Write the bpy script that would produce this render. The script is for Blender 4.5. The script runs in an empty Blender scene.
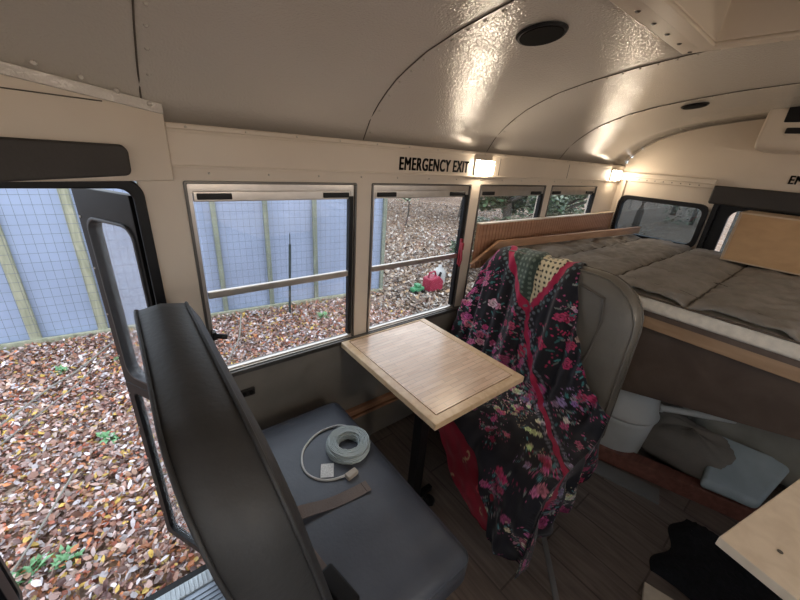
import bpy, bmesh, math, random
import numpy as np
from mathutils import Vector, Matrix
random.seed(7); rng = np.random.default_rng(7)
SC = bpy.context.scene; COL = SC.collection
H = 1.55                                  # eye height above the bus floor
PI = math.pi
# ------------------------------------------------------------------ camera
yaw, pit, rol = .87844, .39806, .07763
fw = Vector((math.cos(pit)*math.cos(yaw), math.cos(pit)*math.sin(yaw), -math.sin(pit)))
r0 = fw.cross(Vector((0, 0, 1))).normalized(); u0 = r0.cross(fw)
rr = r0*math.cos(rol)+u0*math.sin(rol); uu = -r0*math.sin(rol)+u0*math.cos(rol)
cam = bpy.data.cameras.new('camera'); co = bpy.data.objects.new('camera', cam); COL.objects.link(co)
M = Matrix((( rr.x, uu.x, -fw.x, 0), (rr.y, uu.y, -fw.y, 0), (rr.z, uu.z, -fw.z, H), (0, 0, 0, 1)))
co.matrix_world = M
cam.sensor_width = 36; cam.lens = 348.63/800*36; cam.clip_start = .02
SC.camera = co
# ------------------------------------------------------------------ world and exposure
W = bpy.data.worlds.new('overcast_sky'); SC.world = W; W.use_nodes = True
W.node_tree.nodes['Background'].inputs[0].default_value = (.80, .89, 1, 1)
W.node_tree.nodes['Background'].inputs[1].default_value = 2.6
vs = SC.view_settings; vs.view_transform = 'Standard'; vs.look = 'None'; vs.exposure = 0; vs.gamma = 1; vs.use_curve_mapping = False
LAMP = 52

# ------------------------------------------------------------------ materials
def newmat(n):
    m = bpy.data.materials.new(n); m.use_nodes = True; nt = m.node_tree
    return m, nt, nt.nodes['Principled BSDF']
def mat(n, c, rough=.5, metal=0, vary=.12, vscale=8, bump=0, bscale=60, spec=.5, stretch=None, coat=0, detail=4):
    m, nt, b = newmat(n); N = nt.nodes; L = nt.links
    b.inputs['Roughness'].default_value = rough; b.inputs['Metallic'].default_value = metal
    b.inputs['Specular IOR Level'].default_value = spec; b.inputs['Coat Weight'].default_value = coat
    tc = N.new('ShaderNodeTexCoord'); mp = N.new('ShaderNodeMapping'); L.new(tc.outputs['Object'], mp.inputs[0])
    if stretch: mp.inputs['Scale'].default_value = stretch
    nz = N.new('ShaderNodeTexNoise'); nz.inputs['Scale'].default_value = vscale; nz.inputs['Detail'].default_value = detail
    L.new(mp.outputs[0], nz.inputs[0])
    cr = N.new('ShaderNodeValToRGB'); e = cr.color_ramp.elements
    e[0].position = .3; e[1].position = .7
    e[0].color = (*[x*(1-vary) for x in c], 1); e[1].color = (*[min(1, x*(1+vary)) for x in c], 1)
    L.new(nz.outputs[0], cr.inputs[0]); L.new(cr.outputs[0], b.inputs['Base Color'])
    if bump:
        n2 = N.new('ShaderNodeTexNoise'); n2.inputs['Scale'].default_value = bscale; n2.inputs['Detail'].default_value = 2
        bp = N.new('ShaderNodeBump'); bp.inputs['Strength'].default_value = bump; bp.inputs['Distance'].default_value = .002
        L.new(mp.outputs[0], n2.inputs[0]); L.new(n2.outputs[0], bp.inputs['Height']); L.new(bp.outputs[0], b.inputs['Normal'])
    return m
def wood(n, c1, c2, scale=(1, 12, 12), rough=.4, planks=None, coat=0):
    m, nt, b = newmat(n); N = nt.nodes; L = nt.links
    b.inputs['Roughness'].default_value = rough; b.inputs['Coat Weight'].default_value = coat; b.inputs['Coat Roughness'].default_value = .25
    tc = N.new('ShaderNodeTexCoord'); mp = N.new('ShaderNodeMapping'); mp.inputs['Scale'].default_value = scale
    L.new(tc.outputs['Object'], mp.inputs[0])
    nz = N.new('ShaderNodeTexNoise'); nz.inputs['Scale'].default_value = 4; nz.inputs['Detail'].default_value = 8; nz.inputs['Distortion'].default_value = .6
    L.new(mp.outputs[0], nz.inputs[0])
    cr = N.new('ShaderNodeValToRGB'); e = cr.color_ramp.elements; e[0].position = .3; e[1].position = .7
    e[0].color = (*c1, 1); e[1].color = (*c2, 1); L.new(nz.outputs[0], cr.inputs[0]); out = cr.outputs[0]
    if planks:
        m2 = N.new('ShaderNodeMapping'); L.new(tc.outputs['Object'], m2.inputs[0])
        if len(planks) > 3: m2.inputs['Rotation'].default_value = (0, 0, planks[3])
        bk = N.new('ShaderNodeTexBrick'); L.new(m2.outputs[0], bk.inputs[0])
        bk.inputs['Scale'].default_value = 1; bk.inputs['Brick Width'].default_value = planks[0]; bk.inputs['Row Height'].default_value = planks[1]
        bk.inputs['Mortar Size'].default_value = planks[2]; bk.inputs['Mortar Smooth'].default_value = .2; bk.offset = .37
        bk.inputs['Color1'].default_value = (1, 1, 1, 1); bk.inputs['Color2'].default_value = (.86, .83, .80, 1); bk.inputs['Mortar'].default_value = (.5, .48, .46, 1)
        mx = N.new('ShaderNodeMix'); mx.data_type = 'RGBA'; mx.blend_type = 'MULTIPLY'; mx.inputs[0].default_value = 1
        L.new(out, mx.inputs[6]); L.new(bk.outputs[0], mx.inputs[7]); out = mx.outputs[2]
    L.new(out, b.inputs['Base Color'])
    return m
def attr_mat(n, rough=.8, tr=0, bump=0, spec=.3, sheen=0):
    m, nt, b = newmat(n); N = nt.nodes; L = nt.links
    a = N.new('ShaderNodeAttribute'); a.attribute_name = 'tint'
    nz = N.new('ShaderNodeTexNoise'); nz.inputs['Scale'].default_value = 90
    mr = N.new('ShaderNodeMapRange'); mr.inputs['To Min'].default_value = .8; mr.inputs['To Max'].default_value = 1.2
    L.new(nz.outputs[0], mr.inputs[0])
    mx = N.new('ShaderNodeVectorMath'); mx.operation = 'SCALE'; L.new(a.outputs['Color'], mx.inputs[0]); L.new(mr.outputs[0], mx.inputs['Scale'])
    L.new(mx.outputs[0], b.inputs['Base Color']); b.inputs['Roughness'].default_value = rough
    b.inputs['Specular IOR Level'].default_value = spec; b.inputs['Sheen Weight'].default_value = sheen
    return m
def glass(n, gl=.06, dirt=.02, tint=(1, 1, 1)):
    m = bpy.data.materials.new(n); m.use_nodes = True; nt = m.node_tree; N = nt.nodes; L = nt.links; N.clear()
    o = N.new('ShaderNodeOutputMaterial'); t = N.new('ShaderNodeBsdfTransparent'); t.inputs[0].default_value = (*tint, 1)
    g = N.new('ShaderNodeBsdfGlossy'); g.inputs['Roughness'].default_value = .02
    d = N.new('ShaderNodeBsdfDiffuse'); d.inputs[0].default_value = (.7, .75, .8, 1)
    nz = N.new('ShaderNodeTexNoise'); nz.inputs['Scale'].default_value = 30
    ml = N.new('ShaderNodeMath'); ml.operation = 'MULTIPLY'; ml.inputs[1].default_value = dirt*2; L.new(nz.outputs[0], ml.inputs[0])
    a = N.new('ShaderNodeMixShader'); a.inputs[0].default_value = gl; L.new(t.outputs[0], a.inputs[1]); L.new(g.outputs[0], a.inputs[2])
    c = N.new('ShaderNodeMixShader'); L.new(ml.outputs[0], c.inputs[0]); L.new(a.outputs[0], c.inputs[1]); L.new(d.outputs[0], c.inputs[2])
    L.new(c.outputs[0], o.inputs[0]); return m
def emis(n, c, s):
    m, nt, b = newmat(n); b.inputs['Base Color'].default_value = (*c, 1)
    b.inputs['Emission Color'].default_value = (*c, 1); b.inputs['Emission Strength'].default_value = s; return m

cream = mat('cream_paint', (.66, .57, .47), .38, vary=.04, vscale=3, bump=.12, bscale=90)
def ceil_mat():
    m, nt, b = newmat('hammered_cream_panel'); N = nt.nodes; L = nt.links
    b.inputs['Base Color'].default_value = (.58, .54, .49, 1); b.inputs['Roughness'].default_value = .11; b.inputs['Specular IOR Level'].default_value = .9
    tc = N.new('ShaderNodeTexCoord'); nz = N.new('ShaderNodeTexNoise'); nz.inputs['Scale'].default_value = 165; nz.inputs['Detail'].default_value = 1
    L.new(tc.outputs['Object'], nz.inputs[0]); bp = N.new('ShaderNodeBump'); bp.inputs['Strength'].default_value = .55; bp.inputs['Distance'].default_value = .0030
    L.new(nz.outputs[0], bp.inputs['Height']); L.new(bp.outputs[0], b.inputs['Normal'])
    return m
ceilm = ceil_mat()
seam = mat('seam_shadow_gap', (.10, .085, .07), .7)
lowwall = mat('taupe_wall_panel', (.22, .20, .175), .55, vary=.15, vscale=5, bump=.1)
vinyl = mat('charcoal_vinyl', (.042, .042, .043), .55, vary=.2, vscale=5, bump=.5, bscale=70, spec=.5)
vinylc = mat('slate_vinyl', (.082, .093, .118), .38, vary=.25, vscale=4, bump=.4, bscale=90, spec=.5)
vinylb = mat('brown_grey_vinyl', (.125, .112, .093), .45, vary=.15, vscale=5, bump=.4, bscale=70)
blackm = mat('black_rubber', (.009, .009, .010), .42, vary=.2, spec=.25)
blackf = mat('black_padded_vinyl', (.035, .030, .027), .6, bump=.4, bscale=120)
alu = mat('dull_aluminium', (.55, .50, .45), .33, metal=.85, vary=.08, vscale=20)
alud = mat('dark_anodised_rail', (.13, .12, .11), .35, metal=.7)
steel = mat('ribbed_step_metal', (.32, .36, .42), .35, metal=.6)
floorm = wood('vinyl_plank_floor', (.11, .085, .07), (.21, .165, .14), (14, 1.2, 1), .45, (.9, .15, .004, PI/2))
tabm = wood('bamboo_board', (.78, .53, .36), (.94, .72, .54), (2, 14, 10), .30, (.16, .022, .0008), coat=.7)
tabe = wood('bamboo_border', (.64, .43, .25), (.80, .60, .39), (8, 8, 10), .35, coat=.3)
bead = wood('stained_beadboard', (.33, .16, .09), (.46, .25, .15), (.8, 10, 6), .45)
plankm = wood('stained_pine_plank', (.30, .16, .09), (.46, .27, .16), (.8, 10, 10), .45)
redwood = wood('red_brown_plank', (.14, .05, .035), (.22, .085, .06), (1, 10, 10), .5)
lightply = wood('pale_plywood', (.60, .49, .37), (.70, .59, .46), (6, 6, 4), .6)
boxply = wood('tan_plywood', (.40, .24, .115), (.48, .30, .15), (2, 2, 5), .6)
framew = wood('bed_lumber', (.30, .18, .10), (.42, .27, .16), (8, 1, 8), .6)
darkply = wood('dark_brown_plywood', (.09, .06, .045), (.13, .09, .068), (2, 2, 2), .6)
postm = wood('weathered_post', (.30, .31, .22), (.50, .49, .36), (6, 6, 1), .8)
glassm = glass('window_glass'); glassd = glass('dirty_door_glass', .10, .10); glasst = glass('tinted_rear_glass', .07, .03, (.42, .47, .50))
lampm = emis('warm_lamp_diffuser', (1, .84, .64), LAMP)
lampk = emis('unseen_lamp_diffuser', (1, .86, .70), LAMP*2.0)  # unseen opposite lamps, made stronger to brighten the dim entry side
whitep = mat('white_plastic', (.50, .50, .48), .4, vary=.06)
beltm = mat('brown_webbing', (.15, .115, .10), .6, bump=.6, bscale=300)
cablem = mat('pale_grey_cable', (.52, .60, .62), .3, vary=.1)
fur = mat('black_pile', (.006, .006, .008), .95, vary=.4, vscale=80, bump=1, bscale=200)

# ------------------------------------------------------------------ mesh helpers
class MB:
    def __init__(s): s.v = []; s.f = []
    def add(s, vs, fs):
        n = len(s.v); s.v += [tuple(v) for v in vs]; s.f += [tuple(i+n for i in f) for f in fs]; return s
    def box(s, x0, x1, y0, y1, z0, z1, rz=0, c=None, R=None):
        vs = [Vector((x, y, z)) for x in (x0, x1) for y in (y0, y1) for z in (z0, z1)]
        if rz or R:
            c = Vector(c) if c else sum(vs, Vector())/8
            R = R or Matrix.Rotation(rz, 3, 'Z'); vs = [R @ (v-c)+c for v in vs]
        return s.add(vs, [(0, 1, 3, 2), (4, 6, 7, 5), (0, 4, 5, 1), (2, 3, 7, 6), (0, 2, 6, 4), (1, 5, 7, 3)])
    def prism(s, pts, d):                 # planar 3-D outline extruded along vector d
        n = len(pts); a = [Vector(p) for p in pts]; d = Vector(d); b = [p+d for p in a]
        return s.add(a+b, [tuple(range(n))[::-1], tuple(range(n, 2*n))]+[(i, (i+1) % n, n+(i+1) % n, n+i) for i in range(n)])
    def tube(s, pts, r, seg=8, closed=False, flat=None):
        P = [Vector(p) for p in pts]; n = len(P); base = len(s.v); rings = []
        for i, p in enumerate(P):
            if closed: t = P[(i+1) % n]-P[i-1]
            else: t = P[min(i+1, n-1)]-P[max(i-1, 0)]
            t.normalize(); a = t.cross(Vector((0, 0, 1)))
            if a.length < .05: a = t.cross(Vector((1, 0, 0)))
            a.normalize(); b = t.cross(a)
            q = r[i] if isinstance(r, (list, tuple)) else r
            for k in range(seg):
                th = 2*PI*k/seg; s.v.append(tuple(p+a*math.cos(th)*q+b*math.sin(th)*q*(flat or 1)))
        m = n if closed else n-1
        for i in range(m):
            for k in range(seg):
                s.f.append((base+i*seg+k, base+i*seg+(k+1) % seg, base+((i+1) % n)*seg+(k+1) % seg, base+((i+1) % n)*seg+k))
        if not closed:
            s.f.append(tuple(base+k for k in range(seg))[::-1]); s.f.append(tuple(base+(n-1)*seg+k for k in range(seg)))
        return s
    def disc(s, c, nrm, r, h, seg=24, r2=None):
        c = Vector(c); nrm = Vector(nrm).normalized(); a = nrm.orthogonal().normalized(); b = nrm.cross(a); r2 = r if r2 is None else r2
        v = [c+(a*math.cos(2*PI*k/seg)+b*math.sin(2*PI*k/seg))*r for k in range(seg)]
        v += [c+nrm*h+(a*math.cos(2*PI*k/seg)+b*math.sin(2*PI*k/seg))*r2 for k in range(seg)]
        return s.add(v, [tuple(range(seg))[::-1], tuple(range(seg, 2*seg))]+[(k, (k+1) % seg, seg+(k+1) % seg, seg+k) for k in range(seg)])
    def build(s, name, m, parent=None, bev=0, smooth=False, seg=2, sub=0):
        off = Vector((0, 0, 0)); p = parent
        while p: off += Vector(p.location); p = p.parent
        me = bpy.data.meshes.new(name); me.from_pydata([tuple(Vector(v)-off) for v in s.v], [], s.f)
        bm = bmesh.new(); bm.from_mesh(me); bmesh.ops.recalc_face_normals(bm, faces=bm.faces); bm.to_mesh(me); bm.free()
        me.materials.append(m); o = bpy.data.objects.new(name, me); COL.objects.link(o); o.parent = parent
        if bev:
            b = o.modifiers.new('bevel', 'BEVEL'); b.width = bev; b.segments = seg; b.limit_method = 'ANGLE'; b.angle_limit = .6
        if sub:
            b = o.modifiers.new('sub', 'SUBSURF'); b.levels = sub; b.render_levels = sub
        if smooth or bev:
            for p_ in me.polygons: p_.use_smooth = True
            if bev and not smooth:
                w = o.modifiers.new('wn', 'WEIGHTED_NORMAL'); w.keep_sharp = True
        return o
def tag(o, label, cat, group=None, kind=None):
    if label: o['label'] = label
    if cat: o['category'] = cat
    if group: o['group'] = group
    if kind: o['kind'] = kind
    return o
def thing(name, loc, label, cat, group=None):
    o = bpy.data.objects.new(name, None); COL.objects.link(o); o.location = loc; o.empty_display_size = .05
    return tag(o, label, cat, group)
def struct(o, label=None, cat=None):
    o['kind'] = 'structure'
    if label: o['label'] = label
    if cat: o['category'] = cat
    return o
def catmull(pts, n=8, closed=False):
    P = [Vector(p) for p in pts]; out = []; N = len(P)
    for i in range(N if closed else N-1):
        p0 = P[i-1] if (i or closed) else P[0]; p1 = P[i]; p2 = P[(i+1) % N]; p3 = P[(i+2) % N] if closed or i+2 < N else P[-1]
        for k in range(n):
            t = k/n; out.append(.5*((2*p1)+(p2-p0)*t+(2*p0-5*p1+4*p2-p3)*t*t+(3*p1-p0-3*p2+p3)*t**3))
    if not closed: out.append(P[-1])
    return out
def rrect(u0, u1, v0, v1, r, n=6, rt=None):
    rt = r if rt is None else rt; out = []
    for (cx, cy, q, a0) in ((u1-rt, v1-rt, rt, 0), (u0+rt, v1-rt, rt, 90), (u0+r, v0+r, r, 180), (u1-r, v0+r, r, 270)):
        for k in range(n+1):
            a = math.radians(a0+90*k/n); out.append((cx+q*math.cos(a), cy+q*math.sin(a)))
    return out

# ------------------------------------------------------------------ bus shell
YW, YR, XF, XB = 1.30, -1.10, -1.8, 3.36
prof = [(1.30, .035), (1.25, .115), (1.18, .178), (1.09, .235), (.96, .287), (.82, .322), (.66, .350), (.5, .372), (.33, .388), (.1, .395)]
prof = prof+[(.2-y, z) for y, z in prof[-2::-1]]
def pz(y):
    for (a, za), (b, zb) in zip(prof, prof[1:]):
        if b <= y <= a: return H+za+(zb-za)*(a-y)/(a-b)
    return H+.035
HX0, HX1, HY0, HY1 = .80, 1.46, -.22, .43          # roof hatch hole
def ceiling():
    ys = sorted(set([round(y, 4) for y in np.linspace(YW, YR, 61)]+[HY0, HY1]), reverse=True)
    xs = sorted([XF, .0, .1046, HX0, .822, HX1, 1.589, 2.333, 3.075, XB])
    v = []; f = []
    for x in xs:
        for y in ys: v.append((x, y, pz(y)))
    n = len(ys)
    for i in range(len(xs)-1):
        for j in range(n-1):
            if xs[i] >= HX0-1e-6 and xs[i+1] <= HX1+1e-6 and ys[j] <= HY1+1e-6 and ys[j+1] >= HY0-1e-6: continue
            f.append((i*n+j, (i+1)*n+j, (i+1)*n+j+1, i*n+j+1))
    m = MB(); m.add(v, f); o = m.build('ceiling', ceilm, smooth=True)
    so = o.modifiers.new('solid', 'SOLIDIFY'); so.thickness = .03; so.offset = 1
    # make sure solid grows upward
    me = o.data
    if me.polygons[0].normal.z < 0: pass
    me.flip_normals() if me.polygons[0].normal.z < 0 else None
    return struct(o)
ce = ceiling()
def seam_strip(x, parent, y1=YR+.01):
    m = MB(); ys = np.linspace(YW-.003, y1, 50); P = []
    for y in ys:
        if HX0-.1 < x < HX1+.1 and y < .53: break
        P.append((x, y, pz(y)-.0015))
    m.tube(P, .0022, 5); m.build('panel_seam', seam, parent)
    if x > 3.2: return
    r = MB()
    for y in np.linspace(YW-.02, P[-1][1]+.02, max(4, int((YW-P[-1][1])/.055))):
        r.disc((x+.022, y, pz(y)+.001), (0, .0, -1), .0065, .0045, 8, .0035)
    r.build('rivet_row', ceilm, parent, smooth=True)
for x in (.1046, .822, 1.589, 2.333, 3.30): seam_strip(x, ce)

def wall_grid(name, axis, c, t, u0, u1, z0, z1, holes, m, clampz=None):
    """wall slab with rectangular holes; axis 'y' -> plane y=c spanning x; thickness t outward"""
    us = sorted(set([u0, u1]+[h for H_ in holes for h in H_[:2]])); zs = sorted(set([z0, z1]+[h for H_ in holes for h in H_[2:]]))
    if clampz:
        us = sorted(set(us+list(np.linspace(u0, u1, 90))))
    b = MB()
    for a0, a1 in zip(us, us[1:]):
        for b0, b1 in zip(zs, zs[1:]):
            if any(h[0] <= (a0+a1)/2 <= h[1] and h[2] <= (b0+b1)/2 <= h[3] for h in holes): continue
            q = b1
            if clampz and b1 == z1: q = max(b0+.001, min(clampz(a0), clampz(a1))+.02)
            if axis == 'y': b.box(a0, a1, min(c, c+t), max(c, c+t), b0, q)
            else: b.box(min(c, c+t), max(c, c+t), a0, a1, b0, q)
    return b, m, name
def finish(bmn, **k):
    b, m, name = bmn
    return struct(b.build(name, m, **k))
# window openings on the left wall (photo left): x0,x1 from the photo
WIN = [(.177, .794), (.876, 1.505), (1.588, 2.242), (2.325, 2.985)]
ZS, ZT = .705, 1.420
DX0, DX1 = -.56, .060                                  # entry door opening
holes = [(a, b, ZS, ZT) for a, b in WIN]+[(DX0, DX1, ZS, 1.425)]
b_, m_, n_ = wall_grid('wall_left', 'y', YW, .045, XF, XB, ZS, 1.585, holes, cream)
wl = struct(b_.build('wall_left', cream))
b_, m_, n_ = wall_grid('lower', 'y', YW, .045, XF, XB, -.45, ZS, [(DX0, DX1, -.40, ZS)], lowwall)
b_.build('lower_panel', lowwall, wl)
# raised header band, lip and rivets
hb = MB(); hb.box(.150, XB, YW-.014, YW, 1.468, 1.560); hb.box(.150, XB, YW-.020, YW, 1.462, 1.470); hb.build('header_band', cream, wl, bev=.002)
hb = MB(); hb.box(.150, XB, YW-.020, YW-.004, 1.568, 1.583).box(.150, XB, YW-.014, YW, 1.558, 1.570); hb.build('rail_lip', cream, wl, bev=.003)
r = MB()
for x in np.arange(.2, 3.3, .17): r.disc((x, YW-.020, 1.576), (0, -1, 0), .004, .003, 8, .002)
for x in np.arange(.25, 3.3, .19): r.disc((x, YW, 1.447), (0, -1, 0), .004, .003, 8, .002)
r.build('rivet_row', alu, wl)
sm = MB()
for x in (1.705, 2.46): sm.box(x, x+.002, YW-.0155, YW-.013, 1.468, 1.56)
sm.build('band_joint', seam, wl)
# trim under the windows
tr = MB(); tr.box(.177, XB, YW-.018, YW, ZS-.022, ZS-.001); struct(tr.build('trim_1', alud, bev=.003))
tr = MB(); tr.box(.70, 1.55, YW-.03, YW, .232, .262); tr.box(.70, 1.55, YW-.03, YW, .200, .216); struct(tr.build('trim_2', bead, bev=.003))
pl = MB(); pl.box(.150, .165, YW-.004, YW, 1.02, 1.42); 
# floor with stepwell cut out
fl = MB()
SX0, SX1, SY0 = -.62, .07, .58
fl.box(XF, XB, YR, SY0, -.05, 0); fl.box(SX1, XB, SY0, YW, -.05, 0); fl.box(XF, SX0, SY0, YW, -.05, 0)
struct(fl.build('floor', floorm))
# stepwell
sw = MB(); sw.box(SX0, SX1, SY0-.0, .83, -.20, -.17); sw.box(SX0, SX1, .81, .83, -.37, -.17); sw.box(SX0, SX1, SY0, SY0+.02, -.2, -.05)
sw.box(SX0-.02, SX0, SY0, YW, -.40, -.05); sw.box(SX1, SX1+.02, SY0, YW, -.40, -.05)
so_ = struct(sw.build('trim_3', alud))
st = MB(); st.box(SX0, SX1, .83, 1.300, -.385, -.355)
for y in np.arange(.86, 1.23, .022): st.box(SX0+.01, SX1-.005, y, y+.010, -.355, -.350)
st.build('step_tread', steel, so_)
st = MB(); st.box(SX0, SX1, 1.240, 1.302, -.356, -.346)
for x in np.arange(SX0+.01, SX1-.01, .018): st.box(x, x+.006, 1.242, 1.300, -.346, -.343)
st.build('step_nosing', mat('pale_step_edge', (.62, .68, .72), .5), so_, bev=.002)

# rear wall with window and emergency door openings
RW = (.655, 1.235, H-.50, H-.20); RD = (-.60, .625, .15, H-.06)
b_, m_, n_ = wall_grid('wall_rear', 'x', XB, .045, YR, YW, -.05, H+.41, [RW, RD], cream, clampz=pz)
wr = struct(b_.build('wall_back', cream))
t = MB(); t.box(XB-.03, XB, .66, YW-.01, H-.045, H-.012); t.box(XB-.022, XB, .66, YW-.01, H-.075, H-.045)
struct(t.build('trim_4', cream, bev=.003))
t = MB(); t.box(XB-.02, XB-.0, 1.235, 1.262, .9, H-.06); struct(t.build('trim_5', cream, bev=.003))
t = MB()
for y in np.linspace(.75, 1.2, 9): t.disc((XB-.022, y, H-.06), (-1, 0, 0), .004, .003, 8, .002)
t.build('rivet_row', seam, wr)


def ring(name, m, parent, ax, c, outer, inner, t, bev=.002):
    """frame between two matching outlines; ax 'y': (x,z) outline at y=c extruded t"""
    n = len(outer); v = []
    for d in (0, t):
        for L_ in (outer, inner):
            for (a, z) in L_: v.append((a, c+d, z) if ax == 'y' else (c+d, a, z))
    f = []
    for i in range(n):
        j = (i+1) % n
        f += [(i, j, n+j, n+i), (2*n+i, 3*n+i, 3*n+j, 2*n+j), (i, 2*n+i, 2*n+j, j), (n+i, n+j, 3*n+j, 3*n+i)]
    b = MB(); b.add(v, f); return b.build(name, m, parent, bev=bev)
# rear left window
w5 = ring('window_5', blackm, None, 'x', XB-.02, rrect(.64, 1.25, H-.515, H-.185, .06), rrect(.672, 1.218, H-.483, H-.217, .045), .05)
struct(w5)
g = MB(); g.box(XB+.012, XB+.018, .665, 1.225, H-.49, H-.21); g.build('pane', glasst, w5)
# rear emergency door
d2 = thing('door_2', (XB, 0, .15), None, None); struct(d2)
ring('door_frame', blackm, d2, 'x', XB-.03, rrect(-.60, .625, .15, H-.06, .05), rrect(-.57, .595, .21, H-.12, .05), .07)
ring('door_panel', blackm, d2, 'x', XB+.0, rrect(-.575, .60, .205, H-.115, .05), rrect(-.45, .525, H-.60, H-.20, .06), .035)
b = MB(); b.box(XB+.002, XB+.03, -.40, .485, .25, H-.66); b.build('door_skin', cream, d2)
b = MB(); b.box(XB+.012, XB+.018, -.41, .495, H-.61, H-.19); b.build('pane', glasst, d2)
b = MB(); b.box(XB-.075, XB-.03, -.62, .655, H-.172, H-.050)
tag(b.build('door_header_pad', blackf, None, bev=.012, seg=3), 'black padded bumper strip above the rear emergency door', 'door header pad')

# right wall and front wall (beside and behind the viewer)
RWIN = [(-1.55, -.95), (-.85, -.25), (-.13, .49), (.60, 1.2), (1.32, 1.94), (2.04, 2.66), (2.76, 3.25)]
b_, m_, n_ = wall_grid('wall_right', 'y', YR, -.045, XF, XB, -.45, 1.585, [(a, b, .78, 1.40) for a, b in RWIN], cream)
struct(b_.build('wall_right', cream))
b_, m_, n_ = wall_grid('wall_front', 'x', XF, -.045, YR, YW, -.45, H+.41, [(-1.0, 1.2, .75, 1.5)], cream, clampz=pz)
struct(b_.build('wall_front', cream))
g = MB(); g.box(XF-.025, XF-.02, -1.0, 1.2, .75, 1.5); struct(g.build('window_6', glassm))
for i, (a, b) in enumerate(RWIN):
    w = ring('window_%d' % (7+i), alu, None, 'y', YR-.03, rrect(a, b, .78, 1.40, .01, 2), rrect(a+.025, b-.025, .805, 1.375, .01, 2), .03)
    struct(w); g = MB(); g.box(a+.02, b-.02, YR-.022, YR-.018, .80, 1.38); g.build('pane', glassm, w)

# left windows
def left_window(i, a, b):
    w = ring('window_%d' % i, alud, None, 'y', YW-.006, rrect(a-.004, b+.004, ZS-.002, ZT+.004, .006, 2), rrect(a+.005, b-.005, ZS+.003, ZT-.005, .004, 2), .02)
    struct(w)
    ring('window_frame', alu, w, 'y', YW+.004, rrect(a+.004, b-.004, ZS+.002, ZT-.004, .006, 2), rrect(a+.018, b-.020, ZS+.010, ZT-.030, .006, 2), .016)
    h = MB(); h.box(a+.02, b-.02, YW+.006, YW+.022, ZT-.062, ZT-.028); h.build('sash_head', alu, w, bev=.003)
    h = MB(); h.box(a+.02, b-.02, YW+.002, YW+.020, 1.020, 1.046); h.build('meeting_rail', alu, w, bev=.003)
    h = MB(); h.box(a+.026, b-.026, YW+.020, YW+.0235, ZS+.02, 1.03); h.box(a+.026, b-.026, YW+.012, YW+.0155, 1.03, ZT-.04); h.build('pane', glassm, w)
    h = MB(); h.box(b-.030, b-.012, YW-.002, YW+.02, ZS+.02, ZT-.05); h.build('side_track', blackm, w)
    for x0, x1 in ((a+.03, a+.135), (b-.145, b-.03)):
        q = MB(); q.box(x0, x1, YW-.001, YW+.008, ZT-.055, ZT-.035); q.build('latch', blackm, w, bev=.003)
    q = MB(); q.box(a-.002, b+.002, YW-.006, YW+.006, ZS-.006, ZS+.004); q.build('window_sill', alu, w, bev=.003)
    return w
for i, (a, b) in enumerate(WIN): left_window(i+1, a, b)
k = MB(); k.tube([(.192, YW-.02, .885), (.215, YW-.04, .885), (.23, YW-.04, .88)], .010, 8); k.box(.185, .20, YW-.03, YW, .87, .90)
tag(k.build('window_catch', blackm, bev=.002), 'small black catch at the left edge of the first window behind the seat back', 'window catch')
k = MB(); k.box(1.474, 1.490, YW-.016, YW-.004, .985, 1.135); k.box(1.468, 1.482, YW-.036, YW-.014, 1.075, 1.115); k.tube([(1.482, YW-.02, 1.08), (1.474, YW-.034, 1.02), (1.470, YW-.03, .98)], .007, 8)
tag(k.build('emergency_latch', mat('red_latch_paint', (.30, .015, .03), .4), bev=.004), 'red emergency release latch on the right edge of the second window', 'window latch')
k = MB(); k.box(.255, .315, YW-.012, YW, .565, .600)
kk = k.build('wall_outlet', mat('dark_brown_plastic', (.02, .016, .014), .4), bev=.004); tag(kk, 'small dark outlet plate on the wall panel behind the dark seat', 'outlet')
k = MB(); k.disc((.27, YW-.013, .583), (0, -1, 0), .009, .002, 12); k.disc((.298, YW-.013, .583), (0, -1, 0), .009, .002, 12); k.build('socket', blackm, kk)

# door header: slightly turned cream box above the entry door, rail on top
fy = lambda x: 1.275+(x-.145)*.20
def header_face(x0, x1, za, zb, off=0, t=.05):
    return [(x0, fy(x0)-off, za(x0)), (x1, fy(x1)-off, za(x1)), (x1, fy(x1)-off, zb(x1)), (x0, fy(x0)-off, zb(x0))]
hd = MB(); hd.prism(header_face(-1.2, .150, lambda x: 1.425, lambda x: pz(fy(x))+.0), (0, .30, 0))
hdo = struct(hd.build('trim_6', cream, bev=.004))
hd = MB(); hd.prism(header_face(-1.2, .150, lambda x: pz(fy(x))-.022, lambda x: pz(fy(x))+.004, .010), (0, .03, 0)); hd.build('header_flange', ceilm, hdo, bev=.002)
r = MB()
for x in (-.45, -.30, -.18, -.085, -.01, .055, .12): r.disc((x, fy(x)-.010, pz(fy(x))-.010), (.2, -1, 0), .007, .004, 8, .004)
r.build('rivet_row', ceilm, hdo)
hd = MB(); hd.tube([(-.5, fy(-.5)-.001, 1.622), (.02, fy(.02)-.001, 1.616)], .0016, 5); hd.build('header_crease', seam, hdo)
b = MB(); P = [(-1.1, fy(-1.1)-.045, z) for z in (1.425, 1.525)]
pts = [(-1.1, 1.372), (.040, 1.443), (.048, 1.452), (.050, 1.505), (.040, 1.518), (-1.1, 1.530)]
b.prism([(x, fy(x)-.045, z) for x, z in pts], (0, .046, 0)); tag(b.build('door_pad', blackf, bev=.008, seg=3), 'long black padded bumper over the entry door opening', 'door header pad')

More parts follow.
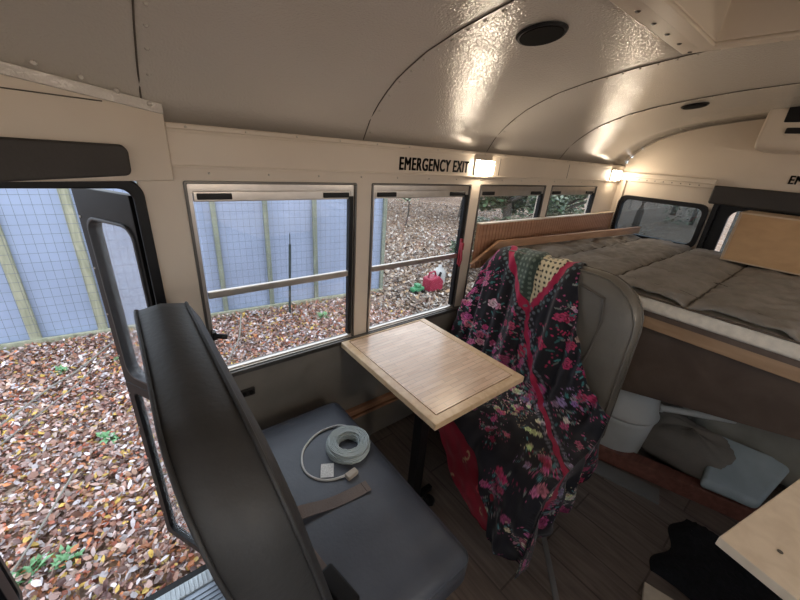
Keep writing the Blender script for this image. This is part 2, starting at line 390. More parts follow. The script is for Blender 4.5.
# entry door: black rubber jamb + two folding leaves
def jl(inset, r): return rrect(DX0+inset, DX1-inset+.006, -.39+inset, 1.425-inset, r)
d1 = ring('door_1', blackm, None, 'y', YW-.012, jl(-.004, .05), jl(.024, .035), .06, bev=.004); struct(d1)
def leaf(name, hx, hy, ox, oy, label):
    """door leaf from hinge (hx,hy) to outer edge (ox,oy)"""
    zt, zb = H-.175, -.345
    t = thing(name, (hx, hy, zb), label, 'door leaf')
    A = Vector((hx, hy, 0)); D = Vector((ox-hx, oy-hy, 0)); Wd = D.length; D.normalize(); Nn = Vector((-D.y, D.x, 0))
    def fr(o_, i_, nm, m, th=.03):
        n = len(o_); v = []
        for d in (-th/2, th/2):
            for L_ in (o_, i_):
                for (a, z) in L_: v.append(A+D*a+Nn*d+Vector((0, 0, z)))
        f = []
        for i in range(n):
            j = (i+1) % n; f += [(i, j, n+j, n+i), (2*n+i, 3*n+i, 3*n+j, 2*n+j), (i, 2*n+i, 2*n+j, j), (n+i, n+j, 3*n+j, 3*n+i)]
        b = MB(); b.add(v, f); return b.build(nm, m, t, bev=.003)
    zm = .60
    fr(rrect(0, Wd, zm+.001, zt, .004), rrect(.022, Wd-.052, zm+.05, zt-.10, .045), 'upper_frame', blackm)
    fr(rrect(0, Wd, zb, zm, .004), rrect(.022, Wd-.040, zb+.045, zm-.045, .03), 'lower_frame', blackm)
    fr(rrect(.014, Wd-.044, zm+.042, zt-.092, .05), rrect(.024, Wd-.054, zm+.052, zt-.102, .045), 'rubber_gasket', mat('gasket_rubber', (.05, .05, .055), .4), .042)
    for z0, z1 in ((zm+.05, zt-.10), (zb+.04, zm-.04)):
        b = MB(); v = [A+D*a+Nn*d+Vector((0, 0, z)) for d in (-.002, .002) for a, z in rrect(.018, Wd-.036, z0-.005, z1+.005, .04)]
        n = len(v)//2; b.add(v, [tuple(range(n)), tuple(range(n, 2*n))[::-1]]+[(i, (i+1) % n, n+(i+1) % n, n+i) for i in range(n)]); b.build('pane', glassd, t)
    for z in np.linspace(zb+.15, zt-.1, 9):
        b = MB(); b.disc(A+D*(Wd-.012)+Vector((0, 0, z))-Nn*.017, Nn, .004, .034, 8); b.build('rivet', alu, t)
    return t
leaf('folding_door_leaf', .045, 1.345, -.096, 1.62, 'open black-framed glass door leaf beside the rounded dark seat back')
leaf('folding_door_leaf', -.605, 1.36, -.66, 1.66, 'black-framed door leaf folded at the front end of the doorway, only a corner showing')

# lamps
def wall_lamp(x, y, ny, label, w=.125, lm=None):
    t = thing('wall_lamp', (x, y, 1.46), label, 'wall lamp', 'warm lamps along the header rails')
    y0, y1 = sorted((y, y+ny*.010)); b = MB(); b.box(x-w/2-.006, x+w/2+.006, y0, y1, 1.470, 1.550); b.build('lamp_base', whitep, t, bev=.003)
    y0, y1 = sorted((y+ny*.008, y+ny*.0305)); b = MB(); b.box(x-w/2-.001, x+w/2+.001, y0, y1, 1.545, 1.549); b.build('light_shield', whitep, t)  # added lip that keeps the diffuser's light off the ceiling just above
    y0, y1 = sorted((y+ny*.010, y+ny*.030)); b = MB(); b.box(x-w/2, x+w/2, y0, y1, 1.476, 1.544); b.build('diffuser', lm or lampm, t, bev=.006)
wall_lamp(1.560, YW-.014, -1, 'lit warm wall lamp right after the EMERGENCY EXIT lettering')
wall_lamp(3.20, YW-.014, -1, 'lit warm wall lamp in the far rear corner above the bed')
wall_lamp(.66, YR, 1, 'lit warm lamp on the opposite side header, out of the picture', .16, lampk)
wall_lamp(2.25, YR, 1, 'added unseen warm lamp further back on the opposite side header, out of the picture', .16, lampk)  # this lamp and the next are added out of view as fill light
wall_lamp(-.9, YR, 1, 'added unseen warm lamp near the front on the opposite side header, out of the picture', .16, lampk)

# lettering
def text(s, size, x, name, parent, m, R, loc, sx=1, off=.0):
    c = bpy.data.curves.new(name, 'FONT'); c.body = s; c.size = size; c.extrude = .0008; c.offset = off; c.space_character = 1.12
    o = bpy.data.objects.new(name, c); me = bpy.data.meshes.new_from_object(o); bpy.data.objects.remove(o)
    bm = bmesh.new(); bm.from_mesh(me); g0 = bm.verts[:]+bm.edges[:]+bm.faces[:]
    for dx_, dy_ in [(a_, c_) for a_ in (-.0030, -.0015, 0, .0015, .0030) for c_ in (-.0013, 0, .0013)]:
        r_ = bmesh.ops.duplicate(bm, geom=g0); bmesh.ops.translate(bm, verts=[q for q in r_['geom'] if isinstance(q, bmesh.types.BMVert)], vec=(dx_, dy_, abs(dx_)*.02+abs(dy_)*.013))
    bm.to_mesh(me); bm.free()
    T = Matrix.Translation(Vector(loc)) @ R.to_4x4() @ Matrix.Diagonal((sx, 1, 1, 1)); me.transform(T)
    me.materials.append(m); o = bpy.data.objects.new(name, me); COL.objects.link(o)
    if parent: o.parent = parent
    xs = [v.co for v in me.vertices]; return o, xs
inkm = mat('black_lettering', (.012, .012, .012), .5)
R1 = Matrix(((1, 0, 0), (0, 0, -1), (0, 1, 0)))        # text in xz plane facing -y
o, xs = text('EMERGENCY EXIT', .075, 0, 'exit_lettering', wl, inkm, R1, (1.003, YW-.0150, 1.483), 1, 0)
x0 = min(v.x for v in xs); x1 = max(v.x for v in xs); s = (1.452-1.003)/(x1-x0)
for v in o.data.vertices: v.co.x = 1.003+(v.co.x-x0)*s
R2 = Matrix(((0, 0, -1), (-1, 0, 0), (0, 1, 0)))       # facing -x, reading toward -y
o2, xs = text('EMERGENCY EXIT', .070, 0, 'exit_lettering', wr, inkm, R2, (XB-.004, .318, H-.004), .72, 0)

# ceiling openings: dark round speakers
def speaker(x, y, r, label):
    z = pz(y); n = Vector((0, -(pz(y+.05)-pz(y-.05))/.1*-1, -1)); sl = (pz(y+.05)-pz(y-.05))/.1; n = Vector((0, sl, -1)).normalized()
    t = thing('ceiling_speaker', (x, y, z), label, 'ceiling speaker', 'round ceiling speakers')
    b = MB(); c = Vector((x, y, z)); b.disc(c+n*.002, n, r, .006, 36, r*.93); b.build('rim', blackm, t, smooth=False)
    b = MB(); b.disc(c+n*.007, n, r*.86, .003, 36, r*.84); b.build('grille', mat('speaker_mesh', (.010, .009, .009), .9, spec=.1), t)
speaker(1.035, .715, .070, 'larger dark round speaker set in the ceiling above the table')
speaker(2.49, .705, .060, 'smaller dark round speaker in the ceiling above the bed')

# roof hatch
ht = thing('roof_hatch', ((HX0+HX1)/2, (HY0+HY1)/2, pz(.1)), 'cream roof hatch with screwed flange at the top right of the ceiling', 'roof hatch')
def hat_ring(nm, m, xo, yo, xi, yi, z0, z1, bev=.004):
    n = 0; v = []
    O = [(xo[0], yo[0]), (xo[1], yo[0]), (xo[1], yo[1]), (xo[0], yo[1])]; I = [(xi[0], yi[0]), (xi[1], yi[0]), (xi[1], yi[1]), (xi[0], yi[1])]
    for zz in (z0, z1):
        for L_ in (O, I):
            for x, y in L_: v.append((x, y, zz))
    f = []
    for i in range(4):
        j = (i+1) % 4; f += [(i, j, 4+j, 4+i), (8+i, 12+i, 12+j, 8+j), (i, 8+i, 8+j, j), (4+i, 4+j, 12+j, 12+i)]
    b = MB(); b.add(v, f); return b.build(nm, m, ht, bev=bev)
zc = pz(.5)-.012
hat_ring('flange', cream, (HX0-.065, HX1+.065), (HY0-.06, HY1+.085), (HX0+.005, HX1-.01), (HY0, HY1-.0), zc-.004, zc+.012)
hat_ring('inner_lip', cream, (HX0-.02, HX1+.018), (HY0-.03, HY1+.02), (HX0+.02, HX1-.022), (HY0+.03, HY1-.02), zc-.014, zc-.003)
hat_ring('collar', cream, (HX0+.0, HX1-.0), (HY0, HY1), (HX0+.02, HX1-.022), (HY0+.02, HY1-.02), zc-.003, zc+.13)
b = MB(); b.box(HX0-.03, HX1+.03, HY0-.03, HY1+.03, zc+.13, zc+.15); b.build('lid', mat('grey_brown_lid', (.20, .16, .12), .6), ht)
b = MB(); b.tube([(HX1-.02, .0, zc+.10), (HX1-.05, .10, zc+.07), (HX1-.06, .2, zc+.07), (HX1-.06, .31, zc+.10)], .014, 8); b.disc((HX1-.09, .14, zc+.13), (0, 0, -1), .05, .05, 16, .03); b.build('release_handle', blackm, ht, smooth=True)
for x, y in [(x, HY1+.058) for x in np.linspace(HX0-.04, HX1+.045, 8)]+[(HX1+.045, y) for y in np.linspace(HY0-.02, HY1-.15, 3)]:
    b = MB(); b.disc((x, y, zc-.004), (0, 0, -1), .007, .003, 10, .004); b.build('screw', alud, ht)


# rear air vent housing
ac = thing('air_vent_housing', (3.1, .1, H+.15), 'cream plastic air vent housing with black slots under the rear ceiling', 'air vent')
b = MB(); pts = [(3.01, H+.165), (2.98, H+.20), (2.99, H+.36), (3.02, H+.41), (3.36, H+.41), (3.36, H+.165)]
b.prism([(x, -.36, z) for x, z in pts], (0, .85, 0)); b.build('housing', cream, ac, bev=.02, seg=3)
for (y0, y1) in ((-.28, .02), (.06, .41)):
    b = MB(); R_ = Matrix.Rotation(0, 3, 'Y'); b.box(2.985, 3.02, y0, y1, H+.305, H+.395); b.build('vent_slot', blackm, ac, bev=.006)
b = MB(); b.box(2.975, 2.985, -.28, .385, H+.25, H+.28); b.build('lower_slot', blackm, ac, bev=.006)

# ------------------------------------------------------------------ seats
def seat_back(parent, x_at, y0, y1, z0, z1, th, m, sgn, rtop=.14, rbot=.06, name='backrest', taper=0):
    """upholstered back. x_at(z) gives front plane; sgn=+1 front faces +x"""
    def outline(ins, rt):
        o = rrect(y0+ins, y1-ins, z0+ins, z1-ins, max(.02, rbot-ins), 6, max(.02, rt-ins))
        if taper: o = [(y if y > (y0+y1)/2 else y+taper*max(0, (z-z0)/(z1-z0)), z) for y, z in o]
        return o
    n = len(outline(0, rtop)); rings = []
    defs = [(-th, .16), (-th-.012, .06), (-th-.004, .012), (-th+.004, 0.0), (-th*.5, -.010), (-.004, 0.0), (.004, .010), (.016, .05), (.022, .16)]
    b = MB(); v = []
    for d, ins in defs:
        for (y, z) in outline(ins, rtop): v.append((x_at(z)+sgn*d, y, z))
    f = []
    for i in range(len(defs)-1):
        for k_ in range(n):
            j = (k_+1) % n; f.append((i*n+k_, i*n+j, (i+1)*n+j, (i+1)*n+k_))
    f.append(tuple(range(n))); f.append(tuple((len(defs)-1)*n+k_ for k_ in range(n)))
    b.add(v, f); o = b.build(name, m, parent, smooth=True)
    for d in (-th+.002, -.002):
        p = MB(); p.tube([(x_at(z)+sgn*d, y, z) for y, z in outline(-.001, rtop)], .0040, 6, True); p.build('piping', m, o, smooth=True)
    return o, outline
def cushion(parent, x0, x1, y0, y1, z0, z1, m, bulge=.012):
    nx, ny = 22, 34; b = MB(); v = []; f = []
    def top(u, w):
        e = min(u, 1-u, w, 1-w); k_ = min(1, e/.10); return z1-.022*(1-k_)**2+bulge*math.sin(PI*u)**.5*math.sin(PI*w)**.5
    def xy(u, w):
        r = .035; x = x0+(x1-x0)*u; y = y0+(y1-y0)*w
        # rounded corners in plan
        dx = max(0, abs(x-(x0+x1)/2)-((x1-x0)/2-r)); dy = max(0, abs(y-(y0+y1)/2)-((y1-y0)/2-r)); d = math.hypot(dx, dy)
        if dx > 0 and dy > 0 and d > r:
            sx = 1 if x > (x0+x1)/2 else -1; sy = 1 if y > (y0+y1)/2 else -1
            cx = (x0+x1)/2+sx*((x1-x0)/2-r); cy = (y0+y1)/2+sy*((y1-y0)/2-r); x = cx+sx*dx/d*r; y = cy+sy*dy/d*r
        return x, y
    for i in range(nx+1):
        for j in range(ny+1):
            u = i/nx; w = j/ny; x, y = xy(u, w); v.append((x, y, top(u, w)))
    for i in range(nx):
        for j in range(ny): a = i*(ny+1)+j; f.append((a, a+ny+1, a+ny+2, a+1))
    per = [i*(ny+1) for i in range(nx+1)]+[nx*(ny+1)+j for j in range(1, ny+1)]+[i*(ny+1)+ny for i in range(nx-1, -1, -1)]+[j for j in range(ny-1, 0, -1)]
    n = len(per); prev = per; tot = len(v)
    for zz in (z1-.035, z0+.02, z0):
        cur = []
        for q in per:
            x, y, _ = v[q]; k_ = .015 if zz == z0 else -.004; cx, cy = (x0+x1)/2, (y0+y1)/2
            v.append((x-(x-cx)*k_*2, y-(y-cy)*k_*2, zz)); cur.append(len(v)-1)
        for k_ in range(n): f.append((prev[k_], prev[(k_+1) % n], cur[(k_+1) % n], cur[k_]))
        prev = cur
    f.append(tuple(prev)); b.add(v, f); o = b.build('seat_cushion', m, parent, smooth=True)
    pp = MB(); pp.tube([(v[q][0], v[q][1], v[q][2]-.004) for q in per], .004, 6, True); pp.build('piping', m, o, smooth=True)
    return o
def seat_frame(parent, x0, x1, y0, y1, m):
    b = MB(); zz = .30
    b.tube([(x0+.03, y0+.06, zz), (x1-.03, y0+.06, zz), (x1-.03, y1-.03, zz), (x0+.03, y1-.03, zz)], .014, 8, True); b.build('seat_frame', m, parent, smooth=True)
    for x in (x0+.06, x1-.06):
        q = MB(); q.tube([(x, y0+.20, zz), (x, y0+.20, .02)], .015, 8); q.box(x-.03, x+.03, y0+.15, y0+.25, 0, .012); q.build('leg', m, parent, bev=.002)
frm = mat('black_tube_steel', (.015, .015, .016), .4)
# left (dark) seat, faces the table
s1 = thing('bus_seat', (.35, .78, 0), 'dark charcoal bus bench seat in the foreground with a cable coil lying on it', 'bus seat')
xa = lambda z: .103+max(0, 1.13-z)*.19
seat_back(s1, xa, .362, 1.205, .32, 1.125, .120, vinyl, +1, rtop=.19, name='backrest')
cushion(s1, .20, .640, .340, 1.185, .345, .478, vinylc)
seat_frame(s1, .20, .66, .365, 1.2, frm)
# right seat, faces the viewer's left
s2 = thing('bus_seat', (1.4, .78, 0), 'brown-grey bus bench seat beyond the table, mostly covered by a floral shawl', 'bus seat')
xb = lambda z: 1.53+max(0, z-.45)*.10
bk, ol = seat_back(s2, xb, .362, 1.20, .32, 1.12, .10, vinylb, -1, rtop=.20, name='backrest', taper=.03)
fs = MB(); fs.tube([(xb(z)-.023, y, z) for y, z in ((.54, .60), (.51, .80), (.505, .95), (.525, 1.04), (.62, 1.065), (.70, 1.07), (.9, 1.07))], .006, 6); fs.build('stitched_seam', seam, bk)
cushion(s2, 1.03, 1.53, .365, 1.205, .325, .45, vinylb)
seat_frame(s2, 1.03, 1.5, .365, 1.2, frm)

# ------------------------------------------------------------------ table
tb = thing('dinette_table', (.987, .96, 0), 'small pale bamboo board table on a black post between the two seats', 'table')
TX0, TX1, TY0, TY1 = .720, 1.250, .625, 1.293
b = MB(); g = .040; b.box(TX0+g, TX1-g, TY0+g, TY1-g+.015, .672, .6985); b.build('table_board', tabm, tb)
hat = [(TX0, TX1), (TY0, TY1), (TX0+g+.007, TX1-g-.007), (TY0+g+.007, TY1-g+.008)]
v = []; O = [(TX0, TY0), (TX1, TY0), (TX1, TY1), (TX0, TY1)]; I = [(TX0+g-.004, TY0+g-.004), (TX1-g+.004, TY0+g-.004), (TX1-g+.004, TY1-g+.019), (TX0+g-.004, TY1-g+.019)]
for zz in (.672, .700):
    for L_ in (O, I):
        for x, y in L_: v.append((x, y, zz))
f = []
for i in range(4):
    j = (i+1) % 4; f += [(i, j, 4+j, 4+i), (8+i, 12+i, 12+j, 8+j), (i, 8+i, 8+j, j), (4+i, 4+j, 12+j, 12+i)]
b = MB(); b.add(v, f); b.build('table_border', tabe, tb, bev=.003)
b = MB(); b.box(TX0+.01, TX1-.01, TY0+.01, TY1-.01, .664, .674); b.build('groove_base', bead, tb)
b = MB(); b.box(.835, .885, .80, .85, .02, .667); b.build('table_post', blackm, tb, bev=.004)
b = MB(); b.box(.74, .98, .815, .84, .0, .03); b.box(.85, .875, .72, .93, .0, .03); b.build('post_foot', blackm, tb, bev=.004)
b = MB(); b.disc((.905, .765, .03), (1, .4, 0), .028, .02, 20); b.tube([(.905, .765, .03), (.89, .79, .075)], .009, 8); b.build('caster', blackm, tb, bev=.002)
b = MB(); b.box(.80, 1.17, YW-.022, YW-.001, .640, .668); b.build('wall_bracket', blackm, tb)

# ------------------------------------------------------------------ cable coil on the dark seat
cz = .487
cc = thing('cable_coil', (.53, .88, cz), 'coiled pale grey flat cable with plug and paper tag on the dark seat', 'cable')
b = MB()
for k_ in range(8):
    for l in range(4):
        R_ = .041+.0058*k_ if l < 3 else .043+.0056*k_
        if l == 3 and k_ in (0, 7): continue
        P = [(.530+R_*math.cos(a)+random.uniform(-.001, .001), .883+R_*math.sin(a)+random.uniform(-.001, .001), cz+.005+l*.010+random.uniform(-.002, .0025)) for a in np.linspace(0, 2*PI, 33)[:-1]]
        b.tube(P, .0028, 6, True, flat=1.5)
b.build('coil', cablem, cc, smooth=True)
L_ = [(.560, .965, cz+.024), (.535, 1.005, cz+.012), (.480, 1.015, cz+.005), (.410, .985, cz+.005), (.355, .920, cz+.005), (.345, .855, cz+.005), (.375, .800, cz+.006), (.425, .775, cz+.006), (.46, .765, cz+.008)]
L_ = [(.583, .945, cz+.02), (.565, .985, cz+.012), (.530, 1.010, cz+.005), (.455, 1.008, cz+.005), (.385, .965, cz+.005), (.352, .905, cz+.005), (.350, .855, cz+.005), (.372, .812, cz+.006), (.410, .785, cz+.006), (.455, .772, cz+.009)]
b = MB(); b.tube(catmull(L_, 6), .0042, 8); b.build('lead', mat('white_cable', (.68, .68, .66), .35), cc, smooth=True)
b = MB(); b.box(.452, .497, .752, .776, cz+.001, cz+.020, rz=.15); b.build('plug', mat('beige_plug', (.50, .44, .37), .45), cc, bev=.004)
b = MB(); b.box(.375, .420, .800, .858, cz+.010, cz+.0108, rz=-.50, c=(.398, .80, cz+.01)); b.build('paper_tag', mat('paper', (.72, .74, .74), .7, vary=.2, vscale=200), cc)

# seat belt on the dark seat
bt = thing('seat_belt', (.30, .68, .45), 'brown webbing seat belt coming from the backrest onto the dark cushion', 'seat belt')
P = catmull([(.215, .735, .490), (.250, .727, .508), (.30, .722, .500), (.36, .71, .492), (.43, .70, .492), (.500, .695, .494)], 6); b = MB(); v = []
for i, p in enumerate(P):
    t = (P[min(i+1, len(P)-1)]-P[max(i-1, 0)]).normalized(); n = Vector((-t.y, t.x, 0)).normalized(); roll = .6*max(0, 1-i/14)
    for s_ in (-1, 1):
        q = p+n*s_*.021*math.cos(roll)+Vector((0, 0, s_*.021*math.sin(roll)+(.02 if roll > .05 else 0)*0)); v.append(q); v.append(q+Vector((0, 0, .0016)))
f = []
for i in range(len(P)-1):
    a = i*4; c = a+4; f += [(a, a+2, c+2, c), (a+1, c+1, c+3, a+3), (a, c, c+1, a+1), (a+2, a+3, c+3, c+2)]
b.add(v, f+[(0, 1, 3, 2), tuple(len(v)-4+k_ for k_ in (0, 2, 3, 1))]); b.build('webbing', beltm, bt)
b = MB(); b.box(.482, .4835, .676, .716, .4955, .4972); b.build('stitching', seam, bt)
b = MB(); v = []
P = catmull([(.215, .715, .490), (.235, .66, .498), (.245, .60, .497), (.255, .54, .495)], 5)
for p in P:
    for s_ in (-1, 1): v.append(p+Vector((s_*.018, 0, s_*-.010))); v.append(p+Vector((s_*.018, 0, s_*-.010+.002)))
f = []
for i in range(len(P)-1):
    a = i*4; c = a+4; f += [(a, a+2, c+2, c), (a+1, c+1, c+3, a+3), (a, c, c+1, a+1), (a+2, a+3, c+3, c+2)]
b.add(v, f); b.build('buckle_strap', beltm, bt)
b = MB(); b.box(.240, .290, .42, .54, .488, .515, rz=.2); b.build('buckle', blackm, bt, bev=.008, seg=3)

# ------------------------------------------------------------------ bed
bd = thing('bed_platform', (2.6, .1, 0), 'wooden bed platform across the rear with a lumber front rail', 'bed')
b = MB(); b.box(1.82, 1.86, -1.08, 1.26, .888, .944); b.build('front_rail', framew, bd, bev=.003)
b = MB(); b.box(1.815, 3.34, -1.08, 1.27, .944, .9675); b.build('deck', darkply, bd)
b = MB(); b.prism([(1.92, 1.27, .943), (1.92, -1.08, .943), (1.92, -1.08, .86), (1.92, 1.27, .27)], (.02, 0, 0)); b.build('front_panel', darkply, bd)
for y in (1.20, -1.06):
    b = MB(); b.box(1.94, 2.02, y-.02, y+.05, 0, .955); b.build('leg', framew, bd)
    b = MB(); b.box(3.25, 3.33, y-.02, y+.05, 0, .955); b.build('leg', framew, bd)
mt = thing('mattress', (2.58, .1, .968), 'cream-sided mattress under a grey quilted pad on the rear bed', 'mattress')
b = MB(); b.box(1.80, 3.33, -1.06, 1.25, .968, 1.036); b.build('mattress_core', mat('cream_quilted_ticking', (.76, .69, .59), .8, vary=.1, vscale=40, bump=1, bscale=60), mt, bev=.02, seg=4)
stitchm = mat('dark_stitching', (.07, .06, .05), .8)
def quilt():
    nx, ny = 150, 220; x0, x1, y0, y1 = 1.797, 3.335, -1.065, 1.255; X = np.linspace(x0, x1, nx); Yv = np.linspace(y0, y1, ny); v = []
    for x in X:
        for y in Yv:
            a = abs(((x-1.97)/.34+.5) % 1-.5)*.34; c = abs(((y+.05)/.34+.5) % 1-.5)*.34
            d = min(a, c); z = 1.048+.028*(1-math.exp(-d/.035))
            z += .0045*math.sin(x*41+2*math.sin(y*17))*math.sin(y*33+x*9)+.005*math.sin(x*23+y*31+2*math.sin(y*9+x*4))*math.sin(x*17-y*12)+.003*math.sin(x*90+y*25+3*math.sin(x*13))*math.sin(y*70)
            e = min(x-x0, x1-x, y-y0, y1-y); z -= .013*math.exp(-e/.012)
            v.append((x, y, z))
    f = [(i*ny+j, (i+1)*ny+j, (i+1)*ny+j+1, i*ny+j+1) for i in range(nx-1) for j in range(ny-1)]
    b = MB(); b.add(v, f); o = b.build('quilted_pad', mat('grey_brown_quilt', (.21, .19, .17), .75, vary=.2, vscale=14, bump=.8, bscale=260), mt, smooth=True)
    s = o.modifiers.new('s', 'SOLIDIFY'); s.thickness = .006; s.offset = -1
    zf = lambda x, y: 1.0515+.0045*math.sin(x*41+2*math.sin(y*17))*math.sin(y*33+x*9)+.005*math.sin(x*23+y*31+2*math.sin(y*9+x*4))*math.sin(x*17-y*12)
    for k_ in range(4):
        x = 1.97+.34*k_; q = MB(); q.tube([(x, y, zf(x, y)) for y in np.linspace(y0+.03, y1-.03, 90)], .0035, 5); q.build('stitch_line', stitchm, o)
    for k_ in range(7):
        y = -.05+.34*(k_-3)+.0
        if y0 < y < y1: q = MB(); q.tube([(x, y, zf(x, y)) for x in np.linspace(x0+.03, x1-.03, 70)], .0035, 5); q.build('stitch_line', stitchm, o)
    p = MB(); p.tube([(x0, y0, 1.036), (x0, y1, 1.036)], .0045, 6); p.build('edge_piping', mat('brown_piping', (.10, .075, .055), .6), mt)
quilt()

# beadboard panel against the windows and plank in front of it
b = MB(); R_ = None
px0, px1, pz0, pz1 = 1.585, 3.33, .955, 1.212; n = 58
for i in range(n):
    a = px0+(px1-px0)*i/n; c = px0+(px1-px0)*(i+1)/n
    b.box(a+.0028, c-.0028, 1.255, 1.274, pz0, pz1-.0)
b.box(px0, px1, 1.266, 1.280, pz0, pz1+.001)
bp_ = thing('beadboard_panel', (2.4, 1.26, pz0), 'reddish-brown grooved beadboard panel standing against the rear windows', 'wooden panel')
b.build('grooved_board', bead, bp_)
b = MB(); b.box(px0, px1, 1.250, 1.283, pz1, pz1+.007); b.build('top_edge', lightply, bp_)
def plank():
    P0 = Vector((1.54, 1.215, 0)); P1 = Vector((3.335, 1.02, 0)); D = (P1-P0); L_ = D.length; D.normalize(); Nn = Vector((-D.y, D.x, 0))
    tilt = Vector((0, 0, 1))
    pts = [(0, .975), (L_, 1.058), (L_, 1.125), (.19, 1.118)]
    pts = [(-.03, 1.0), (.30, 1.078), (L_, 1.084), (L_, 1.135), (.17, 1.122)]
    b = MB(); b.prism([P0+D*a+Vector((0, 0, z)) for a, z in pts], Nn*.020); o = b.build('loose_plank', plankm, bev=.003)
    tag(o, 'brown plank with an angled end lying on edge between the beadboard and the mattress', 'plank')
plank()

# box on the bed
bx = thing('plywood_box', (3.03, .05, 1.079), 'tan plywood box with pale edges standing on the bed before the rear door', 'box')
b = MB(); b.box(2.93, 3.20, -.42, .415, 1.079, 1.372); b.build('box_body', wood('pale_brown_edge', (.46, .34, .23), (.54, .42, .30), (6, 6, 4), .6), bx, bev=.003)
b = MB(); b.box(2.925, 2.932, -.405, .400, 1.089, 1.362); b.build('front_face', boxply, bx, bev=.001)

# ------------------------------------------------------------------ under the bed
cn = thing('white_plastic_tub', (2.07, .46, 0), 'white rounded plastic tub with a curved lid behind the covered seat', 'tub')
def lathe(cx, cy, pr, seg=32, sx=1, sy=1):
    v = []; f = []
    for (r_, z) in pr:
        for k_ in range(seg): v.append((cx+r_*sx*math.cos(2*PI*k_/seg), cy+r_*sy*math.sin(2*PI*k_/seg), z))
    for i in range(len(pr)-1):
        for k_ in range(seg): f.append((i*seg+k_, i*seg+(k_+1) % seg, (i+1)*seg+(k_+1) % seg, (i+1)*seg+k_))
    f.append(tuple(range(seg))[::-1]); f.append(tuple((len(pr)-1)*seg+k_ for k_ in range(seg))); return v, f
b = MB(); b.add(*lathe(2.09, .46, [(.16, .02), (.18, .06), (.195, .26), (.20, .30)], 36, .85, 1)); b.build('tub_body', whitep, cn, smooth=True)
b = MB(); b.add(*lathe(2.09, .46, [(.205, .30), (.208, .315), (.195, .335), (.18, .42), (.13, .50), (.04, .53)], 36, .85, 1)); b.build('lid', whitep, cn, smooth=True)
b = MB(); b.tube([(2.06, .31, .33), (2.00, .38, .37), (1.97, .46, .34)], .012, 8); b.build('handle', mat('blue_grey_plastic', (.35, .45, .55), .4), cn, smooth=True)
b = MB(); b.tube([(2.22, .28, .325), (2.44, .0, .335)], .018, 10); b.disc((2.22, .28, .325), (-1, 1, 0), .024, .02); tag(b.build('white_pipe', whitep, bev=.002), 'short white plastic pipe lying across the things under the bed', 'pipe')
def lump(name, cx, cy, z0, sx, sy, sz, m, seed, label, cat, amp=.12, p=2.6):
    rn = random.Random(seed); v = []; f = []; nu, nv = 40, 20; ph = [rn.uniform(0, 6) for _ in range(8)]
    for j in range(nv+1):
        th = PI*j/nv
        for i in range(nu):
            a = 2*PI*i/nu; c_, s_ = math.cos(a), math.sin(a); se = lambda q: math.copysign(abs(q)**(2/p), q)
            r_ = 1+amp*math.sin(3*a+ph[0]+2*th)+amp*.6*math.sin(7*a+ph[1]-4*th)+amp*.3*math.sin(13*a+ph[2]+9*th)
            v.append((cx+sx*se(math.sin(th))*se(c_)*r_, cy+sy*se(math.sin(th))*se(s_)*r_, max(z0, z0+sz*.5+sz*.5*se(math.cos(th))*r_)))
    for j in range(nv):
        for i in range(nu): f.append((j*nu+i, j*nu+(i+1) % nu, (j+1)*nu+(i+1) % nu, (j+1)*nu+i))
    b = MB(); b.add(v, f); o = b.build(name, m, smooth=True); return tag(o, label, cat)
lump('blanket_bundle', 2.66, -.20, .02, .24, .44, .44, mat('grey_taupe_blanket', (.30, .28, .24), .85, bump=.8, bscale=40), 3, 'grey taupe blanket bundled under the bed', 'blanket')
lump('storage_bag', 2.27, .13, .02, .15, .20, .25, mat('taupe_bag_cloth', (.22, .19, .16), .85, bump=.8), 5, 'brown-grey soft bag between the white tub and the pale pillow', 'bag', .05, 3.0)
b = MB(); b.prism([(2.36, .03, .21), (2.05, -.0, .10), (2.12, -.21, .10), (2.42, -.26, .21)], (0, 0, .055)); tag(b.build('pale_pillow', mat('pale_blue_grey_cloth', (.42, .48, .50), .8), bev=.02, seg=4), 'pale blue-grey flat cushion leaning on the blanket under the bed', 'cushion')
b = MB(); b.prism([(1.74, .95, 0), (1.81, .97, 0), (2.36, -.66, 0), (2.29, -.69, 0)], (0, 0, .09)); tag(b.build('sill_board', redwood, bev=.004), 'red-brown board laid across the floor under the bed edge', 'board')
b = MB(); b.prism([(1.74, .60, 0), (1.84, .62, 0), (1.98, .12, 0), (1.88, .09, 0)], (0, 0, .012)); tag(b.build('floor_strip', mat('dull_grey_strip', (.16, .16, .155), .5), bev=.002), 'flat grey strip on the floor before the red-brown board', 'floor strip')
b = MB(); b.prism([(1.25, .375, 0), (1.265, .358, 0), (.90, .03, 0), (.885, .047, 0)], (0, 0, .007)); tag(b.build('threshold_strip', mat('grey_threshold_metal', (.25, .25, .25), .4, metal=.5), bev=.002), 'narrow grey metal strip on the floor below the shawl hem', 'floor strip')
b = MB(); b.tube([(1.057, .555, .004), (1.071, .384, .006)], .0035, 6); tag(b.build('thin_stick', mat('straw_wood', (.55, .42, .22), .6)), 'thin straw-coloured stick lying on the floor by the red cloth', 'stick')
